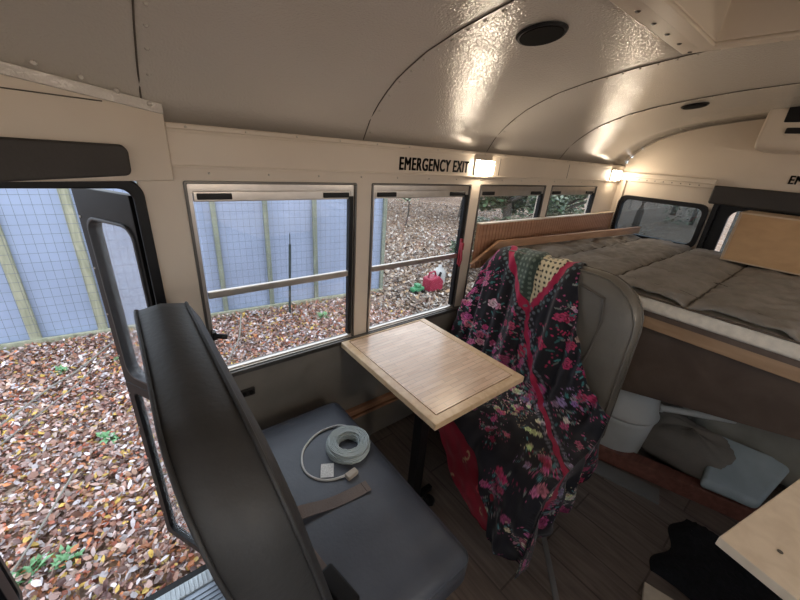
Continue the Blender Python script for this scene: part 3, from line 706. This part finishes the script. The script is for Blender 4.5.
def rug():
    n = 60; v = []; X0, X1, Y0_, Y1_ = 1.48, 1.90, -.75, .0
    rn = random.Random(2)
    for i in range(n+1):
        for j in range(n+1):
            u, w = i/n, j/n; x = X0+(X1-X0)*u+.02*math.sin(w*9); y = Y0_+(Y1_-Y0_)*w+.02*math.sin(u*11)
            e = min(u, 1-u, w, 1-w); v.append((x, y, .003+min(1, e*12)*(.03+.018*rn.random())))
    f = [(i*(n+1)+j, (i+1)*(n+1)+j, (i+1)*(n+1)+j+1, i*(n+1)+j+1) for i in range(n) for j in range(n)]
    b = MB(); b.add(v, f); o = b.build('shaggy_mat', fur, smooth=True); s = o.modifiers.new('s', 'SOLIDIFY'); s.thickness = .003
    tag(o, 'black shaggy mat on the floor beneath the pale board corner', 'mat')
rug()
b = MB(); b.box(1.335, 1.43, -.20, -.01, 0, .018, rz=.25); tag(b.build('wood_offcut', lightply, bev=.002), 'small tan wood offcut on the floor at the bottom edge of the picture', 'wood piece')

# counter corner
A = Vector((.812, -.060, 0)); e1 = (Vector((1.171, -.144, 0))-A).normalized(); e2 = Vector((e1.y, -e1.x, 0))
ct = thing('counter_cabinet', (1.1, -.5, 0), 'dark cabinet topped by a pale plywood board at the lower right', 'counter')
b = MB(); b.prism([A+Vector((0, 0, .878)), A+e1*.70+Vector((0, 0, .878)), A+e1*.70+e2*.85+Vector((0, 0, .878)), A+e2*.85+Vector((0, 0, .878))], (0, 0, .022)); b.build('top_board', lightply, ct, bev=.002)
b = MB(); b.prism([A+e1*.14+e2*.20, A+e1*.62+e2*.20, A+e1*.62+e2*.84, A+e1*.14+e2*.84], (0, 0, .878)); b.build('cabinet_body', mat('near_black_cabinet', (.012, .012, .014), .6), ct, bev=.003)
b = MB(); b.disc((.875, -.14, .9), (0, 0, 1), .0045, .0012, 12); b.build('knot_hole', seam, ct)

# ------------------------------------------------------------------ shawl
PROF = [(1.70, .90), (1.705, 1.02), (1.695, 1.095), (1.65, 1.117), (1.605, 1.108), (1.572, 1.07), (1.558, .98), (1.54, .85), (1.51, .70), (1.475, .58), (1.42, .505), (1.33, .475), (1.20, .472), (1.08, .472), (1.02, .455), (.995, .40), (.990, .30), (.985, .18), (.985, .10)]
def resample(P, n):
    P = [Vector((a, 0, c)) for a, c in P]; P = catmull(P, 10); d = [0]
    for a, c in zip(P, P[1:]): d.append(d[-1]+(c-a).length)
    d = np.array(d); t = np.linspace(0, d[-1], n)
    return np.interp(t, d, [p.x for p in P]), np.interp(t, d, [p.z for p in P]), t
def smooth01(x): x = np.clip(x, 0, 1); return x*x*(3-2*x)
def drape(name, ns, nt, s_range, tl, tr, off, fold, pattern, m, label, cat, vend, seed=1, side=.33):
    px_, pz_, t_ = resample(PROF, 400); S = np.linspace(s_range[0], s_range[1], ns)
    U, V = np.meshgrid(np.linspace(0, 1, nt), S)                      # V = arclength, U across
    yn = np.interp(1.4, *tl)+(np.interp(1.4, *tr)-np.interp(1.4, *tl))*U; ve = np.interp(-yn, *vend)
    V = s_range[0]+(V-s_range[0])/(s_range[1]-s_range[0])*(ve-s_range[0])
    TL = np.interp(V, *tl); TR = np.interp(V, *tr); Y = TL+(TR-TL)*U   # unfolded y coordinate
    X0 = np.interp(V, t_, px_); Z0 = np.interp(V, t_, pz_)
    dx = np.gradient(px_, t_); dz = np.gradient(pz_, t_); DX = np.interp(V, t_, dx); DZ = np.interp(V, t_, dz); ln = np.hypot(DX, DZ)
    NX, NZ = DZ/ln, -DX/ln                                           # outward normal (toward viewer side / up)
    amp = fold(V)
    ph = 2.2*np.sin(V*2.1)+seed
    F = (np.sin(Y*34+ph)+.6*np.sin(Y*61-1.7*ph+V*5)+.35*np.sin(Y*105+3*V+seed*3))*.5
    F = F*amp+off+.004*np.sin(V*60+Y*25+seed)*np.sin(Y*40)
    X = X0+NX*(F+np.abs(amp)*.6); Z = Z0+NZ*(F+np.abs(amp)*.6); Yo = Y.copy()
    over = np.clip(side-Y, 0, None)                                    # past the aisle edge: hang down
    onc = smooth01((V-.70)/.15)
    k = smooth01(over/.03)*onc
    Yo = np.where(over > 0, Y*(1-onc)+onc*(side-.012-.02*np.sin(X0*45+seed)*k*smooth01(over/.15)), Y)
    Z = Z-over*onc
    q1 = np.clip(Y-1.0, 0, .199); q2 = np.clip(.56-Y, 0, .199); dr = (.2-np.sqrt(.04-q1*q1))+(.2-np.sqrt(.04-q2*q2))
    Z = Z-dr*(1-smooth01((V-.25)/.5))*.9
    X = X+(.018*np.sin(over*30+X0*20)*k)
    Z = np.maximum(Z, .012+.006*np.sin(Y*50)**2)
    co_ = np.stack([X, Yo, Z], -1).reshape(-1, 3)
    idx = np.arange(ns*nt).reshape(ns, nt); fcs = np.stack([idx[:-1, :-1], idx[1:, :-1], idx[1:, 1:], idx[:-1, 1:]], -1).reshape(-1, 4)
    me = bpy.data.meshes.new(name); me.from_pydata(co_.tolist(), [], fcs.tolist()); me.materials.append(m)
    colr = pattern(Y.ravel(), V.ravel()); colr = np.concatenate([colr, np.ones((len(colr), 1))], 1)
    at = me.color_attributes.new('tint', 'FLOAT_COLOR', 'POINT'); at.data.foreach_set('color', colr.astype(np.float32).ravel())
    me.polygons.foreach_set('use_smooth', [True]*len(me.polygons))
    o = bpy.data.objects.new(name, me); COL.objects.link(o)
    return tag(o, label, cat)
def flowers(Y, V, C, n, seed, area, cols, rr_=(.012, .03), leafc=(.04, .16, .16)):
    rn = np.random.default_rng(seed)
    for i in range(n):
        qy = rn.uniform(area[0], area[1]); qv = rn.uniform(area[2], area[3]); RR = rn.uniform(*rr_); base = cols[rn.integers(len(cols))]
        I = np.where((Y-qy)**2+(V-qv)**2 < (RR*5)**2)[0]
        if not len(I): continue
        y0 = Y[I]-qy; v0 = V[I]-qv
        def put(m, c): C[I[m]] = c
        for q in range(5):                                   # leaves and berry sprigs round the cluster
            a = rn.uniform(0, 6.28); d0 = RR*rn.uniform(1.7, 2.6); ly, lv = y0-d0*np.cos(a), v0-d0*np.sin(a); ca, sa = np.cos(a+.6), np.sin(a+.6)
            put((((ly*ca+lv*sa)/(RR*.55))**2+((-ly*sa+lv*ca)/(RR*.17))**2) < 1, np.array(leafc if rn.random() < .6 else (.20, .22, .20))*rn.uniform(.5, 1.3))
            for w in range(3):
                e = RR*rn.uniform(2.4, 3.8); b_ = a+rn.uniform(-.5, .5); put(np.hypot(y0-e*np.cos(b_), v0-e*np.sin(b_)) < RR*rn.uniform(.08, .20), np.array(base)*rn.uniform(.6, 1.5))
        for k in range(rn.integers(2, 5)):                   # roses: ragged round blooms with swirled petals
            a = rn.uniform(0, 6.28); e = RR*rn.uniform(0, 1.5) if k else 0; y = y0-e*np.cos(a); v = v0-e*np.sin(a); R_ = RR*rn.uniform(.6, 1.05)
            d = np.hypot(y, v); t = np.arctan2(v, y); g = rn.uniform(0, 6.28); rim = R_*(.86+.12*np.cos(5*t+g)+.06*np.cos(9*t-g))
            c0 = np.array(base)*rn.uniform(.7, 1.35)*(1, rn.uniform(.8, 1.6), rn.uniform(.8, 1.3))
            sh = .45+.65*(.5+.5*np.sin(t*2+d/R_*11+g))+.35*(d/R_ > .72); m = d < rim
            C[I[m]] = c0*sh[m][:, None]; C[I[d < R_*.16]] = c0*.25
PINK = [(.40, .04, .13), (.50, .10, .22), (.36, .02, .08), (.52, .24, .34), (.30, .04, .13), (.42, .08, .20), (.26, .15, .30)]
PINK2 = PINK+[(.60, .50, .34), (.66, .50, .52)]
CRIM = np.array((.34, .010, .055))
def band(Y, V, pts):
    """distance of (Y,V) to a polyline"""
    D = np.full(len(Y), 9.)
    for (y0, v0), (y1, v1) in zip(pts, pts[1:]):
        ey, ev = y1-y0, v1-v0; t = np.clip(((Y-y0)*ey+(V-v0)*ev)/(ey*ey+ev*ev), 0, 1); D = np.minimum(D, np.hypot(Y-y0-t*ey, V-v0-t*ev))
    return D
VL = [(1.08, .20), (1.01, .33), (.91, .45), (.83, .55)]; VR = [(.71, .24), (.74, .36), (.79, .47), (.83, .55)]; VT = [(.83, .55), (.80, .66), (.70, .82), (.58, .97), (.49, 1.06), (.30, 1.26), (.16, 1.30)]
def pat_shawl(Y, V):
    C = np.zeros((len(Y), 3)); C[:] = (.010, .009, .014)
    flowers(Y, V, C, 130, 3, (0, 1.25, .15, .98), PINK, (.014, .030))
    flowers(Y, V, C, 170, 4, (-.1, 1.25, .95, 1.9), PINK2, (.011, .021), (.08, .22, .24))
    # inside of the V: dotted cloth
    yl = np.interp(V, [p[1] for p in VL], [p[0] for p in VL]); yr = np.interp(V, [p[1] for p in VR], [p[0] for p in VR])
    ins = (V < .55) & (Y < yl) & (Y > yr); left = ins & (Y > .83+(.55-V)*.10)
    dots = (np.hypot(((Y+V*.2)*42) % 1-.5, (V*42) % 1-.5) < .27)
    C[ins] = (.58, .50, .33); C[left] = (.035, .055, .045); C[ins & dots] = (.03, .03, .02); C[left & dots] = (.12, .16, .13)
    dv = np.minimum(band(Y, V, VL), band(Y, V, VR)); C[dv < .016+.003*np.sin(V*150+Y*90)] = CRIM; 
    edge = (dv > .020) & (dv < .048) & ~ins; zz = (np.sin(Y*180)*np.sin(V*180) > .25); C[edge] = (.012, .012, .016); C[edge & zz] = (.09, .13, .14)
    dt = band(Y, V, VT); C[dt < .012+.003*np.sin(V*140+Y*80)] = CRIM*.9; e2_ = (dt > .016) & (dt < .038); C[e2_ & zz] = (.13, .13, .16)
    return C
clothm = attr_mat('printed_shawl_cloth', .75, sheen=.15)
foldf = lambda V: .011+.024*smooth01((V-.25)/.25)*(1-smooth01((V-.85)/.15))+.022*smooth01((V-1.42)/.12)
drape('floral_shawl', 460, 320, (.0, 1.84), ([0, .3, .6, .9, 1.2, 1.9], [1.17, 1.17, 1.22, 1.24, 1.2, 1.15]), ([0, .25, .55, .78, .92, 1.1, 1.3, 1.40, 1.50, 1.84], [.68, .68, .57, .43, .15, .04, -.02, .02, .10, .16]), .012, foldf, pat_shawl, clothm,
      'black shawl with pink roses and crimson V border draped over the far seat', 'shawl', ([-1.2, -.80, -.70, -.60, -.50, -.42, -.37, -.33, -.24, -.12, -.02], [1.35, 1.35, 1.37, 1.41, 1.50, 1.66, 1.79, 1.83, 1.72, 1.58, 1.46]), 1)
def pat_red(Y, V):
    C = np.zeros((len(Y), 3)); C[:] = (.22, .010, .024); rn = np.random.default_rng(5)
    for i in range(60):
        cy, cv, R_ = rn.uniform(.2, 1.25), rn.uniform(1.3, 2.0), rn.uniform(.012, .022); y = Y-cy; v = V-cv; d = np.hypot(y, v*.7); a = np.arctan2(v, y)
        C[(np.abs(d-R_*.8) < R_*.22) & (np.sin(a+i) > -.5)] = (.42, .26, .14) if i % 2 else (.50, .06, .08)
    return C
clothr = attr_mat('red_printed_cloth', .8, sheen=.1)
drape('red_throw', 90, 140, (1.34, 1.90), ([1.3, 1.9], [.88, .88]), ([1.3, 1.9], [.38, .38]), -.002, lambda V: .004+.006*smooth01((V-1.45)/.3), pat_red, clothr,
      'crimson patterned cloth hanging to the floor under the floral shawl', 'cloth', ([-.88, -.80, -.73, -.60, -.45, -.38], [1.38, 1.50, 1.60, 1.70, 1.80, 1.86]), 4, side=.2)

# ------------------------------------------------------------------ outside
GZ = H-2.30
def leaf_ground():
    m, nt, b = newmat('leaf_litter_soil'); N = nt.nodes; L = nt.links
    tc = N.new('ShaderNodeTexCoord'); vo = N.new('ShaderNodeTexVoronoi'); vo.inputs['Scale'].default_value = 16; L.new(tc.outputs['Object'], vo.inputs[0])
    cr = N.new('ShaderNodeValToRGB'); e = cr.color_ramp.elements; e[0].color = (.10, .06, .04, 1); e[1].color = (.50, .42, .36, 1)
    for p, c in ((.3, (.28, .16, .10, 1)), (.55, (.22, .16, .12, 1)), (.8, (.42, .26, .15, 1))): q = e.new(p); q.color = c
    sp = N.new('ShaderNodeSeparateColor'); L.new(vo.outputs['Color'], sp.inputs[0]); L.new(sp.outputs[0], cr.inputs[0]); L.new(cr.outputs[0], b.inputs['Base Color']); b.inputs['Roughness'].default_value = .85
    bp = N.new('ShaderNodeBump'); bp.inputs['Distance'].default_value = .03; L.new(vo.outputs['Distance'], bp.inputs['Height']); L.new(bp.outputs[0], b.inputs['Normal'])
    return m
def gh(x, y):
    d = max(0., math.hypot(x, y)-9); return GZ+.02*math.sin(x*1.3)*math.cos(y*1.1)+.0*d
v = []; X = np.linspace(-30, 45, 90); Yv = np.linspace(-25, 50, 90)
for x in X:
    for y in Yv: v.append((x, y, gh(x, y)-.03))
b = MB(); b.add(v, [(i*90+j, (i+1)*90+j, (i+1)*90+j+1, i*90+j+1) for i in range(89) for j in range(89)])
tag(b.build('ground', leaf_ground(), smooth=True), None, None, kind='structure')
def leaves(name, n, fx, cols, size, label, zfun=None):
    B = np.array([(0, -1, 0), (0, 0, .12), (0, 1, 0), (-.55, -.35, 0), (-.42, .45, .0), (.55, -.35, 0), (.42, .45, 0)], float)
    F = np.array([(0, 5, 1, 3), (3, 1, 2, 4), (1, 5, 6, 2)])
    P = fx(n); n = len(P); s = rng.uniform(size[0], size[1], n); yaw_ = rng.uniform(0, 2*PI, n); tx = rng.normal(0, .5, n); ty = rng.normal(0, .5, n)
    V = np.repeat(B[None], n, 0); V[:, :, 2] += (rng.uniform(-.3, .5, n)[:, None])*(np.abs(B[:, 0])[None])
    V *= s[:, None, None]; asp = rng.uniform(.7, 1.3, n); V[:, :, 0] *= asp[:, None]
    z = V[:, :, 2]+V[:, :, 0]*np.sin(tx)[:, None]+V[:, :, 1]*np.sin(ty)[:, None]
    x = V[:, :, 0]*np.cos(yaw_)[:, None]-V[:, :, 1]*np.sin(yaw_)[:, None]; y = V[:, :, 0]*np.sin(yaw_)[:, None]+V[:, :, 1]*np.cos(yaw_)[:, None]
    Vt = np.stack([x+P[:, 0:1], y+P[:, 1:2], z+P[:, 2:3]], -1).reshape(-1, 3)
    Fc = (F[None]+(np.arange(n)*7)[:, None, None]).reshape(-1, 4)
    me = bpy.data.meshes.new(name); me.from_pydata(Vt.tolist(), [], Fc.tolist())
    cols = np.array(cols); ci = rng.integers(0, len(cols), n); cc_ = cols[ci]*rng.uniform(.45, 1.35, (n, 1)); cc_ = np.repeat(np.concatenate([cc_, np.ones((n, 1))], 1)[:, None], 7, 1).reshape(-1, 4)
    me.color_attributes.new('tint', 'FLOAT_COLOR', 'POINT').data.foreach_set('color', cc_.astype(np.float32).ravel())
    me.materials.append(leafm); o = bpy.data.objects.new(name, me); COL.objects.link(o)
    return o
leafm = attr_mat('dry_leaf', .42, spec=.6)
LC = [(.52, .30, .20), (.40, .20, .14), (.66, .50, .42), (.26, .13, .10), (.76, .68, .68), (.62, .22, .08), (.66, .44, .10), (.45, .13, .07), (.50, .33, .29), (.80, .72, .74), (.20, .11, .10), (.58, .38, .32), (.70, .55, .52), (.44, .24, .18)]  # pale lavender tints put the sky's reflection into the leaf colours
LC2 = [(.40, .30, .22), (.30, .20, .14), (.55, .46, .38), (.22, .15, .11), (.62, .56, .50), (.42, .27, .15), (.16, .11, .08)]
def near_pts(n):
    x = rng.uniform(-2.6, 3.3, n); y = rng.uniform(1.45, 5.15, n); z = np.full(n, GZ)+rng.uniform(-.015, .05, n); return np.stack([x, y, z], 1)
def mid_pts(n):
    P = []; 
    r_ = 3+14*rng.random(n)**1.2; a = rng.uniform(math.radians(12), math.radians(62), n); x = 1.2+r_*np.cos(a); y = 1.6+r_*np.sin(a)
    k = (y > 1.5) & ((x > 3.3) | (y < 4.7)); return np.stack([x[k], y[k], GZ+rng.uniform(-.01, .06, k.sum())], 1)
tag(leaves('fallen_leaves', 64000, near_pts, LC, (.011, .028), ''), 'carpet of brown and orange fallen leaves outside the doorway', 'fallen leaves', kind='stuff')
tag(leaves('fallen_leaves', 30000, mid_pts, LC2, (.022, .05), ''), 'drier brown fallen leaves on the open ground past the fence end', 'fallen leaves', kind='stuff')

# fence
fyf = lambda x: 5.09-.115*x
fa = math.atan(-.115)
sheet = mat('pale_blue_sheeting', (.40, .48, .66), .45, vary=.10, vscale=1.2, bump=.5, bscale=3)
postg = wood('shaded_post', (.20, .23, .18), (.34, .37, .28), (6, 6, 1), .8)  # dimmer copy of the post wood, shade behind the mesh put into its colour
fn = thing('sheeted_fence', (.3, 5.05, GZ), 'pale blue sheeted fence with wire mesh and timber posts', 'fence')
v = []; xs = np.linspace(-4.2, 3.44, 160); zs = np.linspace(GZ+.02, GZ+2.25, 30)
for x in xs:
    for z in zs: v.append((x, fyf(x)+.02+.008*math.sin(x*9+z*2)+.006*math.sin(x*23)*math.sin(z*3), z))
b = MB(); b.add(v, [(i*30+j, (i+1)*30+j, (i+1)*30+j+1, i*30+j+1) for i in range(159) for j in range(29)]); b.build('sheeting', sheet, fn, smooth=True)
b = MB()
for z in np.arange(GZ+.15, GZ+2.2, .10): b.tube([(-4.2, fyf(-4.2)-.035, z), (3.44, fyf(3.44)-.035, z)], .0018, 4)
for x in np.arange(-4.2, 3.44, .075): b.tube([(x, fyf(x)-.037, GZ+.1), (x+.004, fyf(x)-.037, GZ+2.2)], .0014, 4)
b.build('wire_mesh', mat('dull_wire', (.20, .23, .27), .5, metal=.5), fn)
for i, x in enumerate([-4.0, -3.4, -2.8, -2.2, -1.55, -1.0, -.41, .25, .945, 1.57, 2.25, 2.85, 3.42]):
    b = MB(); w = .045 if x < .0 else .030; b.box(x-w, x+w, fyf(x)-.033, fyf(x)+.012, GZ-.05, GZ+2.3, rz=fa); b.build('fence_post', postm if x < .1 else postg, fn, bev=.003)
b = MB(); b.box(-4.2, .1, -.02, .02, GZ, GZ+.09, rz=0); bo = b
R_ = MB(); R_.prism([(-4.2, fyf(-4.2)-.06, GZ-.02), (3.44, fyf(3.44)-.06, GZ-.02), (3.44, fyf(3.44)-.02, GZ-.02), (-4.2, fyf(-4.2)-.02, GZ-.02)], (0, 0, .09)); R_.build('bottom_rail', postm, fn, bev=.003)
b = MB(); b.tube([(1.70, 4.55, GZ), (1.755, 4.55, GZ+1.05)], .017, 6); b.tube([(1.755, 4.55, GZ+1.05), (1.76, 4.55, GZ+1.20)], .006, 5); tag(b.build('metal_stake', mat('dark_green_steel', (.03, .05, .05), .5)), 'thin dark metal stake standing in the leaves before the fence', 'stake')

# fuel can, green toy, white jug
def can(x, y):
    t = thing('fuel_can', (x, y, GZ), 'red plastic fuel can on the leaves seen through the second window', 'fuel can')
    m = mat('red_plastic', (.33, .015, .05), .4)
    b = MB(); b.prism([(x-.17, y-.11, GZ+.02), (x+.17, y-.11, GZ+.02), (x+.17, y-.11, GZ+.20), (x+.06, y-.11, GZ+.30), (x-.17, y-.11, GZ+.27)], (0, .22, 0)); b.build('can_body', m, t, bev=.03, seg=3)
    b = MB(); b.tube([(x-.13, y, GZ+.27), (x-.11, y, GZ+.36), (x+.02, y, GZ+.37), (x+.05, y, GZ+.29)], .018, 8); b.build('handle', m, t, smooth=True)
    b = MB(); b.tube([(x+.13, y, GZ+.22), (x+.18, y, GZ+.33)], .025, 10); b.build('spout', blackm, t, smooth=True)
can(4.30, 4.28)
t = thing('toy_tractor', (3.93, 4.28, GZ), 'small green plastic toy vehicle beside the red fuel can', 'toy')
gm = mat('toy_green', (.06, .28, .12), .4)
b = MB(); b.box(3.80, 4.05, 4.22, 4.34, GZ+.06, GZ+.14); b.box(3.88, 3.98, 4.22, 4.34, GZ+.14, GZ+.20); b.build('toy_body', gm, t, bev=.02)
for x in (3.84, 4.01):
    for y in (4.20, 4.34): b = MB(); b.disc((x, y, GZ+.05), (0, 1, 0), .045, .025, 16); b.build('wheel', blackm, t)
v, f = lathe(4.62, 4.45, [(.10, GZ+.01), (.12, GZ+.05), (.12, GZ+.26), (.08, GZ+.33), (.035, GZ+.36), (.035, GZ+.40)], 20); b = MB(); b.add(v, f)
tag(b.build('white_jug', whitep, smooth=True), 'white plastic jug behind the red fuel can', 'jug')

# weeds and sticks among the leaves
def weed(x, y, s, n=26, c=(.16, .34, .12)):
    b = MB()
    for i in range(n):
        a = random.uniform(0, 6.28); l = s*random.uniform(.5, 1); e = random.uniform(.3, 1.2); w = s*.10
        p0 = Vector((x+random.uniform(-.3, .3)*s, y+random.uniform(-.3, .3)*s, GZ+.01)); d = Vector((math.cos(a)*math.cos(e), math.sin(a)*math.cos(e), math.sin(e)))*l; q = Vector((-math.sin(a), math.cos(a), 0))*w
        b.add([p0-q*.3, p0+q*.3, p0+d*.6+q, p0+d+Vector((0, 0, -.2*l)), p0+d*.6-q], [(0, 1, 2, 3, 4)])
    return b.build('green_weed', mat('weed_green', (.22, .45, .22), .6), smooth=False)
for (x, y, s, l) in ((-.40, 3.05, .13, 'largest green weed tuft in the middle of the doorway view'), (-.75, 4.36, .11, 'small green weed tuft near the foot of the left fence post'), (-.26, 4.35, .10, 'green weed tuft close to the glass door leaf'), (-.76, 2.10, .13, 'pale green weed at the lower left corner of the doorway'), (-.60, 2.06, .11, 'faint green weed low in the doorway among pale leaves'), (2.05, 4.2, .15, 'green sprig in the leaves behind the table window')):
    tag(weed(x, y, s), l, 'weed')
for P, r_, l in (([(-1.10, 3.6, GZ+.04), (-.80, 4.0, GZ+.07), (-.62, 4.25, GZ+.05), (-.32, 4.72, GZ+.07)], .008, 'long pale fallen branch across the leaves toward the fence'), ([(-1.15, 3.2, GZ+.04), (-.80, 3.7, GZ+.05), (-.62, 3.95, GZ+.06), (-.40, 4.45, GZ+.04)], .006, 'thinner fallen branch beside the long pale one'), ([(-.86, 2.05, GZ+.04), (-.72, 2.35, GZ+.07), (-.60, 2.75, GZ+.04)], .007, 'short twig low in the doorway'), ([(.60, 3.6, GZ+.05), (.85, 4.0, GZ+.10), (1.0, 4.4, GZ+.22)], .008, 'dark curved twig behind the first window')):
    b = MB(); b.tube(catmull(P, 5), r_, 6); tag(b.build('fallen_branch', mat('grey_bark', (.30, .28, .24), .8, bump=.5)), l, 'branch')

# trees and shrubs beyond
barkm = mat('tree_bark', (.10, .085, .07), .9, vary=.3, bump=1, bscale=20)
def plant(name, x, y, h, cr, zc0, n, cols, label, cat, group, trunk=.12, size=(.035, .075)):
    t = thing(name, (x, y, GZ), label, cat, group)
    if trunk:
        b = MB(); b.tube(catmull([(x, y, GZ-.1), (x+.1, y, GZ+h*.4), (x-.05, y+.1, GZ+h)], 5), [trunk*(1-.05*i) for i in range(11)], 8)
        for i in range(6):
            a = random.uniform(0, 6.28); z = GZ+h*random.uniform(.35, .85); b.tube([(x, y, z), (x+math.cos(a)*cr*.6, y+math.sin(a)*cr*.6, z+h*.12)], .02+trunk*.15, 5)
        b.build('trunk', barkm, t, smooth=True)
    def fx(n):
        P = []; blobs = [(random.gauss(0, .45)*cr, random.gauss(0, .45)*cr, random.uniform(zc0, h)) for _ in range(14)]
        for i in range(n):
            bx_, by_, bz_ = random.choice(blobs); q = np.random.default_rng(i*7+int(x*10)).normal(0, 1, 3); q = q/np.linalg.norm(q)*random.uniform(.5, 1)*cr*.42
            P.append((bx_+q[0], by_+q[1], bz_+q[2]*.8))
        return np.array(P)+np.array([0, 0, 0])
    o = leaves('foliage', n, fx, cols, size, ''); o.parent = t
    return t
GR = [(.05, .10, .05), (.08, .14, .07), (.12, .18, .09), (.04, .07, .04), (.16, .20, .12)]
GL = [(.25, .35, .20), (.16, .25, .12), (.40, .48, .34), (.10, .17, .08)]
for (x, y, h, cr, n, c, l) in (
    (6.0, 4.2, 2.6, .9, 9000, GR, 'dark green bush behind the third window'),
    (11.0, 6.0, 3.0, 1.2, 4000, GR, 'dense dark shrub further back behind the third window'),
    (8.6, 4.5, 2.8, 1.0, 5000, GL, 'bright leafy bush behind the fourth window'),
    (11.2, 10.0, 3.4, 1.8, 12000, GR, 'dark shrub at the woods edge above the second window'),
    (8.6, 13.4, 3.2, 1.6, 9000, GR, 'dark green shrub beyond the leaf ground near the fence end'),
    (16.0, 16.5, 5.0, 2.8, 14000, GR, 'broad dark tree mass in the distance above the second window'),
    (15.0, 8.6, 4.5, 1.8, 8000, GR, 'wide dark bush in the distance behind the bed windows'),
    (23.0, 4.9, 3.6, 2.2, 3000, GL, 'pale green shrub seen through the tinted rear window')):
    plant('woodland_shrub', x, y, h, cr, .4, n, c, l, 'shrub', 'shrubs beyond the leaf-covered ground')
for (x, y, l) in ((18.5, 5.9, 'dark tree trunk at the left of the tinted rear window view'), (27.0, 6.8, 'slim dark trunk in the middle of the rear window view'), (13.0, -1.2, 'leaning trunk behind the rear emergency door')):
    plant('woodland_tree', x, y, 6, 1.6, 3.6, 1500, GR, l, 'tree', 'trees behind the bus', .16)
plant('bare_sapling', 7.6, 9.2, 1.9, .7, .8, 120, GL, 'thin bare sapling on the leaf ground near the fence end', 'tree', None, .03)
